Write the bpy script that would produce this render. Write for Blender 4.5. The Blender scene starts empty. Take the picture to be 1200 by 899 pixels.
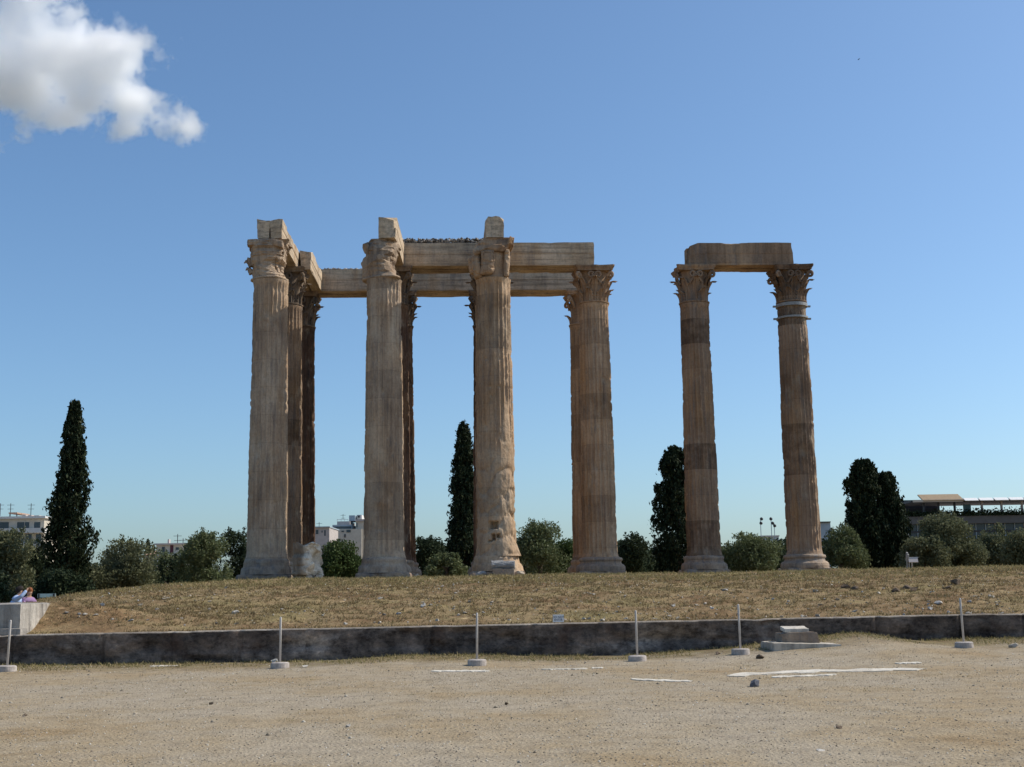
import bpy, bmesh, math, random
import numpy as np
from mathutils import Vector, Matrix

SC = bpy.context.scene
COL = SC.collection
R = math.radians
rng = random.Random(11)
nrng = np.random.default_rng(7)

# ------------------------------------------------------------------ camera, sky, sun, exposure
PITCH, ROLL, EYE = R(9.11), R(0.9), 1.65
_F = Vector((0, math.cos(PITCH), math.sin(PITCH)))
_U0 = Vector((0, -math.sin(PITCH), math.cos(PITCH)))
_X0 = Vector((1, 0, 0))
_RT = _X0 * math.cos(ROLL) - _U0 * math.sin(ROLL)
_UP = _U0 * math.cos(ROLL) + _X0 * math.sin(ROLL)
cam_data = bpy.data.cameras.new("camera")
cam_data.sensor_width = 36
cam_data.sensor_fit = 'HORIZONTAL'
cam_data.lens = 45
cam_data.clip_start = 0.1
cam_data.clip_end = 9000
cam = bpy.data.objects.new("camera", cam_data)
COL.objects.link(cam)
M = Matrix.Identity(4)
for i in range(3):
    M[i][0] = _RT[i]; M[i][1] = _UP[i]; M[i][2] = -_F[i]
M[0][3], M[1][3], M[2][3] = 0, 0, EYE
cam.matrix_world = M
SC.camera = cam

SUN_EL, SUN_AZ = R(44), R(14.5)          # azimuth measured from +X towards +Y
sdir = Vector((math.cos(SUN_EL) * math.cos(SUN_AZ), math.cos(SUN_EL) * math.sin(SUN_AZ), math.sin(SUN_EL)))
sl = bpy.data.lights.new("sun", 'SUN')
sl.energy = 3.5
sl.angle = R(0.53)
sl.color = (1.0, 0.93, 0.82)
sun = bpy.data.objects.new("sun", sl)
COL.objects.link(sun)
sun.rotation_euler = (-sdir).to_track_quat('-Z', 'Y').to_euler()

W = bpy.data.worlds.new("World")
SC.world = W
W.use_nodes = True
wn = W.node_tree
bg = wn.nodes["Background"]
sky = wn.nodes.new("ShaderNodeTexSky")
sky.sky_type = 'NISHITA'
sky.sun_disc = False
sky.sun_elevation = SUN_EL
sky.sun_rotation = R(90) - SUN_AZ
sky.altitude = 800
sky.air_density = 1.0
sky.dust_density = 2.5
sky.ozone_density = 5.0
tint = wn.nodes.new("ShaderNodeMix"); tint.data_type = 'RGBA'; tint.blend_type = 'MULTIPLY'; tint.inputs[0].default_value = 1
tint.inputs[7].default_value = (.925, 1.035, 1.045, 1)
wn.links.new(sky.outputs[0], tint.inputs[6]); wn.links.new(tint.outputs[2], bg.inputs[0])
bg.inputs[1].default_value = 0.116
SC.view_settings.view_transform = 'Standard'
SC.view_settings.look = 'None'
SC.view_settings.exposure = 0.3
SC.view_settings.gamma = 1
SC.view_settings.use_curve_mapping = False
SC.cycles.volume_bounces = 100
SC.cycles.max_bounces = 100
SC.cycles.volume_max_steps = 128

# ------------------------------------------------------------------ helpers
def ray(px, py):
    return _F + _RT * ((px - 600) / 1500) - _UP * ((py - 449.5) / 1500)

def at(px, py, Y):
    d = ray(px, py)
    t = Y / d.y
    return Vector((d.x * t, Y, EYE + d.z * t))

def tag(o, label=None, cat=None, group=None, kind=None):
    if label: o['label'] = label
    if cat: o['category'] = cat
    if group: o['group'] = group
    if kind: o['kind'] = kind
    return o

def thing(name, label, cat, loc=(0, 0, 0), rz=0, group=None, kind=None):
    o = bpy.data.objects.new(name, None)
    o.empty_display_size = .3
    COL.objects.link(o)
    o.location = loc
    o.rotation_euler = (0, 0, rz)
    return tag(o, label, cat, group, kind)

def copy_tree(o, parent=None):
    c = o.copy()
    COL.objects.link(c)
    c.parent = parent
    for ch in list(o.children):
        copy_tree(ch, c)
    return c

def mesh_obj(name, V, Fc, mat, parent=None, smooth=False, attr=None):
    me = bpy.data.meshes.new(name)
    V = np.asarray(V, dtype=np.float32).reshape(-1, 3)
    if isinstance(Fc, np.ndarray):
        n, k = Fc.shape
        me.vertices.add(len(V)); me.vertices.foreach_set('co', V.ravel())
        me.loops.add(n * k); me.loops.foreach_set('vertex_index', Fc.astype(np.int32).ravel())
        me.polygons.add(n)
        me.polygons.foreach_set('loop_start', np.arange(0, n * k, k, dtype=np.int32))
        me.update(calc_edges=True)
    else:
        me.from_pydata(V.tolist(), [], Fc)
    me.validate()
    if attr is not None:
        for an, av in attr.items():
            a = me.attributes.new(an, 'FLOAT', 'POINT')
            a.data.foreach_set('value', np.asarray(av, dtype=np.float32).ravel())
    if smooth:
        me.polygons.foreach_set('use_smooth', np.ones(len(me.polygons), dtype=bool))
    if mat: me.materials.append(mat)
    o = bpy.data.objects.new(name, me)
    COL.objects.link(o)
    if parent is not None: o.parent = parent
    return o

def _h(ix, iy, iz, seed):
    n = (ix.astype(np.int64) * 374761393 + iy.astype(np.int64) * 668265263 + iz.astype(np.int64) * 2147483647 + seed * 974634777) & 0xffffffff
    n = ((n ^ (n >> 13)) * 1274126177) & 0xffffffff
    n = ((n ^ (n >> 16)) * 2246822519) & 0xffffffff
    return ((n ^ (n >> 15)) & 0xffffff) / float(0xffffff)

def vnoise(x, y, z, seed=0):
    x, y, z = np.broadcast_arrays(np.asarray(x, float), np.asarray(y, float), np.asarray(z, float))
    fx, fy, fz = np.floor(x), np.floor(y), np.floor(z)
    tx, ty, tz = x - fx, y - fy, z - fz
    tx, ty, tz = [t * t * (3 - 2 * t) for t in (tx, ty, tz)]
    out = 0
    for i in (0, 1):
        for j in (0, 1):
            for k in (0, 1):
                w = (tx if i else 1 - tx) * (ty if j else 1 - ty) * (tz if k else 1 - tz)
                out = out + w * _h(fx + i, fy + j, fz + k, seed)
    return out

def fbm(x, y, z, seed=0, oct=4):
    s, a, tot = 0, 1, 0
    for o in range(oct):
        f = 2.03 ** o
        s = s + a * vnoise(np.asarray(x) * f, np.asarray(y) * f, np.asarray(z) * f, seed + o * 17)
        tot += a
        a *= .5
    return s / tot

def sstep(a, b, x):
    t = np.clip((np.asarray(x, float) - a) / (b - a), 0, 1)
    return t * t * (3 - 2 * t)

class MB:
    def __init__(s): s.v, s.f = [], []
    def add(s, V, Fc):
        b = len(s.v)
        s.v += [tuple(p) for p in V]
        s.f += [tuple(i + b for i in q) for q in Fc]
    def box(s, cx, cy, cz, sx, sy, sz, rz=0, rx=0, ry=0):
        m = Matrix.Rotation(rz, 3, 'Z') @ Matrix.Rotation(ry, 3, 'Y') @ Matrix.Rotation(rx, 3, 'X')
        V = [m @ Vector((a * sx / 2, b * sy / 2, c * sz / 2)) + Vector((cx, cy, cz)) for a in (-1, 1) for b in (-1, 1) for c in (-1, 1)]
        s.add(V, [(0, 1, 3, 2), (4, 6, 7, 5), (0, 4, 5, 1), (2, 3, 7, 6), (0, 2, 6, 4), (1, 5, 7, 3)])
    def tube(s, pts, rad, n=8, caps=True):
        pts = [Vector(p) for p in pts]
        rad = rad if isinstance(rad, (list, tuple)) else [rad] * len(pts)
        V, prev = [], None
        for i, p in enumerate(pts):
            d = (pts[min(i + 1, len(pts) - 1)] - pts[max(i - 1, 0)]).normalized()
            if prev is None:
                a = d.cross(Vector((0, 0, 1)) if abs(d.z) < .9 else Vector((1, 0, 0))).normalized()
            else:
                a = (prev - d * prev.dot(d)).normalized()
            prev = a
            b = d.cross(a)
            for k in range(n):
                t = 2 * math.pi * k / n
                V.append(p + (a * math.cos(t) + b * math.sin(t)) * rad[i])
        Fc = []
        for i in range(len(pts) - 1):
            for k in range(n):
                Fc.append((i * n + k, i * n + (k + 1) % n, (i + 1) * n + (k + 1) % n, (i + 1) * n + k))
        if caps:
            Fc.append(tuple(range(n))[::-1]); Fc.append(tuple(range((len(pts) - 1) * n, len(pts) * n)))
        s.add(V, Fc)
    def lathe(s, prof, n=24, c=(0, 0, 0), caps=True):
        V = [(c[0] + r * math.cos(2 * math.pi * k / n), c[1] + r * math.sin(2 * math.pi * k / n), c[2] + z) for r, z in prof for k in range(n)]
        Fc = [(i * n + k, i * n + (k + 1) % n, (i + 1) * n + (k + 1) % n, (i + 1) * n + k) for i in range(len(prof) - 1) for k in range(n)]
        if caps:
            Fc.append(tuple(range(n))[::-1]); Fc.append(tuple(range((len(prof) - 1) * n, len(prof) * n)))
        s.add(V, Fc)
    def build(s, name, mat, parent=None, smooth=False):
        return mesh_obj(name, s.v, s.f, mat, parent, smooth)

def grid_faces(nu, nv, wrap=False):
    """index grid [nv rows][nu cols]"""
    i = np.arange(nv - 1)[:, None]
    k = np.arange(nu if wrap else nu - 1)[None, :]
    k2 = (k + 1) % nu
    a = i * nu + k; b = i * nu + k2; c = (i + 1) * nu + k2; d = (i + 1) * nu + k
    return np.stack([a, b, c, d], -1).reshape(-1, 4)

def nbox(sx, sy, sz, step=.08, amp=.03, freq=3, seed=0, rnd=.04, chips=0.0, shape=None):
    """a block of stone: a subdivided box with rounded, chipped and weathered faces, base at z=0"""
    bm = bmesh.new()
    n = [max(2, int(math.ceil(d / step))) for d in (sx, sy, sz)]
    bmesh.ops.create_cube(bm, size=1)
    for ax in range(3):
        es = [e for e in bm.edges if abs((e.verts[0].co - e.verts[1].co)[ax]) > 1e-4]
        # cut only edges that still span the whole box along this axis
        bmesh.ops.subdivide_edges(bm, edges=es, cuts=n[ax] - 1, use_grid_fill=True)
    bm.verts.ensure_lookup_table()
    P = np.array([v.co[:] for v in bm.verts])
    Fc = [[v.index for v in f.verts] for f in bm.faces]
    bm.free()
    P = P * np.array([sx, sy, sz])
    h = np.array([sx, sy, sz]) / 2
    q = np.clip(np.abs(P) - (h - rnd), 0, None)
    ql = np.linalg.norm(q, axis=1)
    k = np.where(ql > rnd, rnd / np.maximum(ql, 1e-6), 1)[:, None]
    P = np.sign(P) * (np.minimum(np.abs(P), h - rnd) + q * k)
    N = P / np.maximum(h, .01)
    N = np.sign(N) * np.abs(N) ** 5
    N /= np.maximum(np.linalg.norm(N, axis=1, keepdims=True), 1e-6)
    d = (fbm(P[:, 0] * freq, P[:, 1] * freq, P[:, 2] * freq, seed) - .5) * 2 * amp
    if chips:
        edge = (np.abs(P) > (h - .13)).sum(1) >= 2
        c = np.clip(fbm(P[:, 0] * 2.1, P[:, 1] * 2.1, P[:, 2] * 2.1, seed + 5) - .5, 0, 1)
        d = d - np.where(edge, c * chips * 4, c * chips)
    P = P + N * d[:, None]
    if shape: P = shape(P)
    P[:, 2] += sz / 2
    return P, Fc

def rock_mesh(sx, sy, sz, seed, cuts=11, sub=3):
    bm = bmesh.new()
    bmesh.ops.create_icosphere(bm, subdivisions=sub, radius=1)
    P = np.array([v.co[:] for v in bm.verts])
    bm.verts.ensure_lookup_table()
    Fc = [[v.index for v in f.verts] for f in bm.faces]
    bm.free()
    r = np.random.default_rng(seed)
    for _ in range(cuts):
        n = r.normal(size=3); n /= np.linalg.norm(n)
        dd = r.uniform(.32, .72)
        over = np.clip(P @ n - dd, 0, None)
        P = P - over[:, None] * n[None]
    P = P * (1 + (fbm(P[:, 0] * 2.5 + seed, P[:, 1] * 2.5, P[:, 2] * 2.5, seed) - .5)[:, None] * .3)
    P = P * np.array([sx, sy, sz]) / 2
    return P, Fc

# ------------------------------------------------------------------ materials
def mat_new(name, rough=.9, spec=.15):
    m = bpy.data.materials.new(name)
    m.use_nodes = True
    b = m.node_tree.nodes["Principled BSDF"]
    b.inputs['Roughness'].default_value = rough
    b.inputs['Specular IOR Level'].default_value = spec
    return m, m.node_tree, b

def N(nt, typ, **kw):
    n = nt.nodes.new(typ)
    for k, v in kw.items():
        setattr(n, k, v)
    return n

def ramp(nt, stops):
    r = nt.nodes.new("ShaderNodeValToRGB")
    e = r.color_ramp.elements
    while len(e) < len(stops): e.new(.5)
    for el, (p, c) in zip(e, stops):
        el.position = p
        el.color = (*c, 1) if len(c) == 3 else c
    return r

def mixc(nt, fac, a, b, blend='MIX'):
    m = nt.nodes.new("ShaderNodeMix")
    m.data_type = 'RGBA'
    m.blend_type = blend
    L = nt.links
    for s, v in ((m.inputs[0], fac), (m.inputs[6], a), (m.inputs[7], b)):
        if isinstance(v, (int, float)): s.default_value = v
        elif isinstance(v, tuple): s.default_value = (*v, 1) if len(v) == 3 else v
        else: L.new(v, s)
    return m.outputs[2]

def noise(nt, vec, scale, detail=4, rough=.55, mapping=None):
    if mapping:
        mp = N(nt, "ShaderNodeMapping")
        mp.inputs['Scale'].default_value = mapping
        nt.links.new(vec, mp.inputs[0])
        vec = mp.outputs[0]
    n = N(nt, "ShaderNodeTexNoise")
    n.inputs['Scale'].default_value = scale
    n.inputs['Detail'].default_value = detail
    n.inputs['Roughness'].default_value = rough
    nt.links.new(vec, n.inputs['Vector'])
    return n.outputs[0]

def objvec(nt):
    """object coordinates shifted by the object's own random value"""
    tc = N(nt, "ShaderNodeTexCoord")
    oi = N(nt, "ShaderNodeObjectInfo")
    m = N(nt, "ShaderNodeMath", operation='MULTIPLY'); m.inputs[1].default_value = 37.0
    nt.links.new(oi.outputs['Random'], m.inputs[0])
    va = N(nt, "ShaderNodeVectorMath", operation='ADD')
    nt.links.new(tc.outputs['Object'], va.inputs[0]); nt.links.new(m.outputs[0], va.inputs[1])
    return tc.outputs['Object'], va.outputs[0], oi.outputs['Random']

def bump(nt, b, h, strength=.4, dist=.03):
    bp = N(nt, "ShaderNodeBump")
    bp.inputs['Strength'].default_value = strength
    bp.inputs['Distance'].default_value = dist
    nt.links.new(h, bp.inputs['Height'])
    nt.links.new(bp.outputs[0], b.inputs['Normal'])

def stone(name, dark, mid, light, veins=0.0, fresh=(.53, .435, .315), grey=(.15, .14, .135), drum=0.0, greyamt=.5, orange=.35):
    m, nt, b = mat_new(name, .9, .12)
    L = nt.links
    raw, v, rnd = objvec(nt)
    n1 = noise(nt, v, .55, 6, .6, (1, 1, .45))
    c = ramp(nt, [(.3, dark), (.5, mid), (.68, light)])
    L.new(n1, c.inputs[0])
    col = c.outputs[0]
    # ochre patina
    n2 = noise(nt, v, .8, 5, .6, (1.0, 1.0, .3))
    r2 = ramp(nt, [(.5, (0, 0, 0)), (.68, (orange, orange, orange))]); L.new(n2, r2.inputs[0])
    col = mixc(nt, r2.outputs[0], col, (.40, .23, .105))
    # grey-black crust running down the stone
    n3 = noise(nt, v, 1.6, 6, .65, (2.4, 2.4, .35))
    r3 = ramp(nt, [(.50, (0, 0, 0)), (.66, (greyamt,) * 3)]); L.new(n3, r3.inputs[0])
    col = mixc(nt, r3.outputs[0], col, grey)
    n5 = noise(nt, v, 1.0, 6, .7, (5.5, 5.5, .22))
    r5 = ramp(nt, [(.38, (.58, .56, .55)), (.5, (1, 1, 1)), (.62, (1.22, 1.2, 1.17))]); L.new(n5, r5.inputs[0])
    if not veins: col = mixc(nt, .55, col, r5.outputs[0], 'MULTIPLY')
    if drum:
        sep = N(nt, "ShaderNodeSeparateXYZ"); L.new(raw, sep.inputs[0])
        ma = N(nt, "ShaderNodeMath", operation='MULTIPLY_ADD')
        ma.inputs[1].default_value = 1 / 1.34; L.new(sep.outputs[2], ma.inputs[0]); L.new(rnd, ma.inputs[2])
        fl = N(nt, "ShaderNodeMath", operation='FLOOR'); L.new(ma.outputs[0], fl.inputs[0])
        m7 = N(nt, "ShaderNodeMath", operation='MULTIPLY_ADD'); m7.inputs[1].default_value = 13.7
        L.new(rnd, m7.inputs[0]); L.new(fl.outputs[0], m7.inputs[2])
        wnz = N(nt, "ShaderNodeTexWhiteNoise", noise_dimensions='1D'); L.new(m7.outputs[0], wnz.inputs[1])
        rr = ramp(nt, [(0, (1 - drum,) * 3), (.22, (1 - drum * .75, 1 - drum * .8, 1 - drum * .8)), (.34, (1, 1, 1)), (.75, (1.0, .97, .93)), (1, (1 + drum * .4,) * 3)])
        L.new(wnz.outputs[0], rr.inputs[0])
        dn = noise(nt, v, 1.5, 5, .65)
        dr = ramp(nt, [(.36, (.35,) * 3), (.58, (1, 1, 1))]); L.new(dn, dr.inputs[0])
        col = mixc(nt, dr.outputs[0], col, rr.outputs[0], 'MULTIPLY')
        # thin dirty joint between two drums
        fr = N(nt, "ShaderNodeMath", operation='FRACT'); L.new(ma.outputs[0], fr.inputs[0])
        jr = ramp(nt, [(0, (.55, .55, .55)), (.018, (0, 0, 0)), (.982, (0, 0, 0)), (1, (.55, .55, .55))]); L.new(fr.outputs[0], jr.inputs[0])
        jn = noise(nt, v, 2.5, 2)
        jm = N(nt, "ShaderNodeMath", operation='MULTIPLY'); L.new(jr.outputs[0], jm.inputs[0]); L.new(jn, jm.inputs[1])
        col = mixc(nt, jm.outputs[0], col, (.06, .045, .035))
    if veins:
        nv = noise(nt, v, 1.0, 6, .65, (.35, 3.0, 7.0))
        rv_ = ramp(nt, [(.36, (1 - veins, 1 - veins, 1 - veins)), (.5, (1, 1, 1)), (.66, (1 + veins * .5, 1 + veins * .45, 1 + veins * .35))]); L.new(nv, rv_.inputs[0])
        col = mixc(nt, 1.0, col, rv_.outputs[0], 'MULTIPLY')
    # freshly broken marble; on the marble fragment, its painted sunlit side
    at_ = N(nt, "ShaderNodeAttribute", attribute_name="fresh")
    nf = noise(nt, v, 3.0, 5, .65)
    rf = ramp(nt, [(.35, (.35,) * 3), (.62, (1, 1, 1))]); L.new(nf, rf.inputs[0])
    mf = N(nt, "ShaderNodeMath", operation='MULTIPLY'); L.new(at_.outputs['Fac'], mf.inputs[0]); L.new(rf.outputs[0], mf.inputs[1])
    col = mixc(nt, mf.outputs[0], col, fresh)
    # fine mottling
    n4 = noise(nt, v, 9, 5, .7)
    r4 = ramp(nt, [(.3, (.72, .70, .68)), (.5, (1, 1, 1)), (.7, (1.15, 1.13, 1.1))]); L.new(n4, r4.inputs[0])
    col = mixc(nt, .8, col, r4.outputs[0], 'MULTIPLY')
    L.new(col, b.inputs['Base Color'])
    bump(nt, b, n4, .5, .05)
    return m

def simple(name, c, rough=.7, var=.15, scale=4, spec=.2, metal=0, bumpy=0):
    m, nt, b = mat_new(name, rough, spec)
    raw, v, rnd = objvec(nt)
    n = noise(nt, v, scale, 5, .6)
    r = ramp(nt, [(.3, tuple(x * (1 - var) for x in c)), (.7, tuple(min(1, x * (1 + var)) for x in c))])
    nt.links.new(n, r.inputs[0]); nt.links.new(r.outputs[0], b.inputs['Base Color'])
    b.inputs['Metallic'].default_value = metal
    if bumpy: bump(nt, b, n, bumpy, .03)
    return m

def leafy(name, stops, trans=.25, rough=.6):
    m, nt, b = mat_new(name, rough, .06)
    g = N(nt, "ShaderNodeNewGeometry")
    r = ramp(nt, stops)
    nt.links.new(g.outputs['Random Per Island'], r.inputs[0])
    nt.links.new(r.outputs[0], b.inputs['Base Color'])
    if trans:
        tr = N(nt, "ShaderNodeBsdfTranslucent")
        nt.links.new(r.outputs[0], tr.inputs[0])
        mx = N(nt, "ShaderNodeMixShader"); mx.inputs[0].default_value = trans
        out = nt.nodes["Material Output"]
        nt.links.new(b.outputs[0], mx.inputs[1]); nt.links.new(tr.outputs[0], mx.inputs[2])
        nt.links.new(mx.outputs[0], out.inputs[0])
    return m

MT = {}
MT['pale'] = stone('weathered_marble_pale', (.26, .185, .13), (.43, .32, .225), (.54, .425, .31), drum=.30, greyamt=.5, orange=.35)
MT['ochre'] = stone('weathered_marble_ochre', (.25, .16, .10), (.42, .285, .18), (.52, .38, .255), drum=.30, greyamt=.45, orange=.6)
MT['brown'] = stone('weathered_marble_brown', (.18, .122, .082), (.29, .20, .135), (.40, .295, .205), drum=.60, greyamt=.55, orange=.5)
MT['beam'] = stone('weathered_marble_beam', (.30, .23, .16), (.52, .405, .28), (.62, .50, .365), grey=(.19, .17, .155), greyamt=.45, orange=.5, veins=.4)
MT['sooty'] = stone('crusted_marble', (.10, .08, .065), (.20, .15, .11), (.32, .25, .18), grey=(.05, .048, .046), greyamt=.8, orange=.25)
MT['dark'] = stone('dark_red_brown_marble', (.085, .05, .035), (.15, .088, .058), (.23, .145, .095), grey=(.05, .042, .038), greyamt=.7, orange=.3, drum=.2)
MT['base'] = stone('marble_base', (.20, .155, .12), (.34, .265, .20), (.45, .365, .28), grey=(.17, .165, .165), greyamt=.75, orange=.25)
MT['fresh'] = stone('broken_marble', (.40, .32, .24), (.58, .49, .38), (.70, .62, .50), greyamt=.3, orange=.2)
MT['fragment'] = stone('broken_fragment', (.20, .15, .11), (.32, .25, .18), (.42, .33, .25), fresh=(.78, .70, .57), greyamt=.3, orange=.2)  # body toned down as in shade, fresh colour paints the sunlit face
MT['greystone'] = stone('grey_marble', (.22, .215, .215), (.37, .36, .345), (.50, .48, .45), greyamt=.3, orange=.08)
def wall_mat():
    m, nt, b = mat_new('lichened_wall_stone', .95, .08)
    L = nt.links
    tc = N(nt, "ShaderNodeTexCoord"); v = tc.outputs['Object']
    n1 = noise(nt, v, .55, 8, .68, (1, 1, 2.2))
    c = ramp(nt, [(.34, (.055, .044, .037)), (.46, (.12, .094, .077)), (.56, (.19, .15, .122)), (.68, (.37, .305, .25))]); L.new(n1, c.inputs[0])
    n2 = noise(nt, v, 2.2, 8, .75, (1, 1, 1.6))
    r2 = ramp(nt, [(.36, (.32, .30, .30)), (.5, (1, 1, 1)), (.62, (1.5, 1.42, 1.35)), (.72, (2.3, 2.1, 1.9))]); L.new(n2, r2.inputs[0])
    col = mixc(nt, 1.0, c.outputs[0], r2.outputs[0], 'MULTIPLY')
    n3 = noise(nt, v, .9, 5, .6, (1.6, 1, .8))
    r3 = ramp(nt, [(.56, (0, 0, 0)), (.68, (.6, .6, .6))]); L.new(n3, r3.inputs[0])
    col = mixc(nt, r3.outputs[0], col, (.12, .075, .055))
    n4 = noise(nt, v, 12, 5, .75)
    r4 = ramp(nt, [(.3, (.6, .6, .6)), (.5, (1, 1, 1)), (.7, (1.35, 1.3, 1.25))]); L.new(n4, r4.inputs[0])
    col = mixc(nt, .9, col, r4.outputs[0], 'MULTIPLY')
    L.new(col, b.inputs['Base Color'])
    bump(nt, b, n2, .7, .06)
    return m
MT['wall'] = wall_mat()
MT['coping'] = stone('wall_top_stone', (.20, .17, .14), (.31, .265, .22), (.42, .37, .31), greyamt=.4, orange=.15)
MT['slab'] = stone('white_paving_stone', (.32, .28, .225), (.50, .45, .375), (.62, .57, .49), greyamt=.35, orange=.15)
MT['strip'] = stone('bright_limestone_strip', (.44, .40, .33), (.64, .59, .50), (.76, .71, .62), greyamt=.25, orange=.1)
MT['post'] = simple('post_paint', (.50, .46, .42), .6, .15, 6)
MT['concrete'] = simple('post_concrete', (.42, .37, .33), .95, .25, 12, bumpy=.4)
MT['iron'] = simple('band_metal', (.30, .29, .27), .5, .2, 8, metal=.3)
MT['bark'] = simple('bark', (.12, .095, .07), .95, .4, 8, bumpy=.6)
MT['white'] = simple('white_plaster', (.66, .64, .60), .85, .08, 2)
MT['cream'] = simple('cream_plaster', (.55, .49, .40), .85, .10, 1.5)
MT['pinkgrey'] = simple('grey_pink_plaster', (.45, .40, .37), .85, .10, 1.5)
MT['bluegrey'] = simple('blue_grey_cladding', (.34, .40, .44), .7, .10, 1)
MT['concretewall'] = simple('brown_concrete', (.13, .122, .112), .9, .15, 1.2)
MT['glass'] = simple('dark_glass', (.035, .05, .065), .12, .3, .7, spec=.5)
MT['tealglass'] = simple('teal_screen', (.06, .16, .17), .25, .2, .7, spec=.5)
MT['shutter'] = simple('maroon_shutter', (.10, .035, .045), .7, .15, 3)
MT['tile'] = simple('terracotta_tile', (.42, .27, .19), .85, .2, 3)
MT['awning'] = simple('tan_awning', (.34, .25, .16), .85, .12, 3)
MT['darkmetal'] = simple('dark_metal', (.05, .05, .055), .5, .2, 4)
MT['signwhite'] = simple('sign_white', (.84, .82, .78), .5, .04, 9)
MT['signblue'] = simple('sign_ink', (.03, .05, .12), .6, .1, 9)
MT['skin'] = simple('skin', (.45, .28, .19), .6, .1, 9)
MT['blueshirt'] = simple('pale_blue_cotton', (.38, .48, .68), .9, .1, 5)
MT['purple'] = simple('lilac_cotton', (.30, .19, .33), .9, .1, 5)
MT['hair'] = simple('auburn_hair', (.24, .085, .035), .7, .3, 20)
MT['darkhair'] = simple('dark_hair', (.03, .022, .018), .7, .3, 20)
MT['trousers'] = simple('dark_trousers', (.05, .055, .07), .9, .1, 5)
MT['benchwood'] = simple('pale_green_paint', (.42, .50, .46), .6, .1, 5)
MT['cypress'] = leafy('cypress_foliage', [(0, (.010, .017, .009)), (.5, (.024, .037, .018)), (.85, (.045, .058, .027)), (1, (.085, .085, .045))], .1)
MT['olive'] = leafy('olive_foliage', [(0, (.085, .105, .045)), (.5, (.13, .155, .068)), (.85, (.17, .19, .095)), (1, (.225, .235, .14))], .25)
MT['oliveb'] = leafy('dusty_olive_foliage', [(0, (.095, .105, .05)), (.5, (.145, .152, .078)), (1, (.205, .21, .125))], .25)
MT['green'] = leafy('evergreen_foliage', [(0, (.03, .05, .018)), (.5, (.06, .095, .03)), (1, (.11, .14, .055))], .25)
MT['darkgreen'] = leafy('dark_evergreen_foliage', [(0, (.018, .028, .014)), (.5, (.035, .052, .025)), (1, (.07, .085, .045))], .2)
MT['straw'] = leafy('dry_grass', [(0, (.12, .078, .04)), (.3, (.21, .15, .075)), (.6, (.29, .225, .115)), (.86, (.38, .295, .165)), (.96, (.21, .175, .075)), (1, (.16, .155, .06))], .3, .8)
MT['grass'] = leafy('green_grass', [(0, (.15, .14, .055)), (.35, (.25, .215, .09)), (.6, (.34, .27, .13)), (1, (.43, .345, .19))], .3, .8)
MT['pebble'] = leafy('pebbles', [(0, (.10, .085, .065)), (.25, (.25, .21, .16)), (.7, (.36, .31, .24)), (.9, (.48, .43, .35)), (1, (.68, .63, .55))], 0, .9)
MT['rubble'] = leafy('rubble_fill', [(0, (.06, .052, .045)), (.5, (.20, .175, .15)), (.8, (.34, .30, .26)), (1, (.6, .56, .5))], 0, .95)

def ground_mat():
    m, nt, b = mat_new('gravel_and_dry_earth', .97, .05)
    L = nt.links
    tc = N(nt, "ShaderNodeTexCoord"); v = tc.outputs['Object']
    n1 = noise(nt, v, .30, 8, .66, (.9, .75, 1))
    c = ramp(nt, [(.30, (.375, .318, .243)), (.46, (.37, .308, .222)), (.57, (.355, .278, .178)), (.68, (.305, .22, .125))])
    L.new(n1, c.inputs[0])
    col = c.outputs[0]
    n2 = noise(nt, v, 2.3, 6, .7)
    r2 = ramp(nt, [(.3, (.70, .68, .66)), (.5, (1, 1, 1)), (.7, (1.14, 1.13, 1.12))]); L.new(n2, r2.inputs[0])
    col = mixc(nt, .8, col, r2.outputs[0], 'MULTIPLY')
    n3 = noise(nt, v, 34, 4, .75)
    r3 = ramp(nt, [(.32, (.58, .56, .54)), (.5, (1, 1, 1)), (.66, (1.22, 1.20, 1.18))]); L.new(n3, r3.inputs[0])
    col = mixc(nt, .9, col, r3.outputs[0], 'MULTIPLY')
    vo = N(nt, "ShaderNodeTexVoronoi"); vo.inputs['Scale'].default_value = 24; L.new(v, vo.inputs['Vector'])
    rv = ramp(nt, [(0, (.35, .33, .31)), (.12, (.75, .74, .72)), (.5, (1, 1, 1)), (.93, (1.1, 1.1, 1.1)), (.97, (1.6, 1.6, 1.6))])
    L.new(vo.outputs['Color'], rv.inputs[0])
    col = mixc(nt, .28, col, rv.outputs[0], 'MULTIPLY')
    sx = N(nt, "ShaderNodeSeparateXYZ"); L.new(v, sx.inputs[0])
    m1 = N(nt, "ShaderNodeMath", operation='MULTIPLY_ADD'); m1.inputs[1].default_value = -.065; L.new(sx.outputs[0], m1.inputs[0]); L.new(sx.outputs[1], m1.inputs[2])
    nv = noise(nt, v, .7, 6, .7)
    m2 = N(nt, "ShaderNodeMath", operation='MULTIPLY_ADD'); m2.inputs[1].default_value = 5.0; L.new(nv, m2.inputs[0]); L.new(m1.outputs[0], m2.inputs[2])
    vr = N(nt, "ShaderNodeMapRange"); vr.inputs[1].default_value = 31.0; vr.inputs[2].default_value = 32.6; vr.inputs[4].default_value = .85; L.new(m2.outputs[0], vr.inputs[0])
    nr = ramp(nt, [(.35, (.12, .085, .045)), (.5, (.20, .15, .08)), (.65, (.19, .165, .075))]); L.new(n2, nr.inputs[0])
    col = mixc(nt, vr.outputs[0], col, nr.outputs[0])
    L.new(col, b.inputs['Base Color'])
    ad = N(nt, "ShaderNodeMath", operation='ADD'); L.new(n3, ad.inputs[0]); L.new(vo.outputs['Distance'], ad.inputs[1])
    bump(nt, b, ad.outputs[0], .6, .03)
    return m

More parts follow.
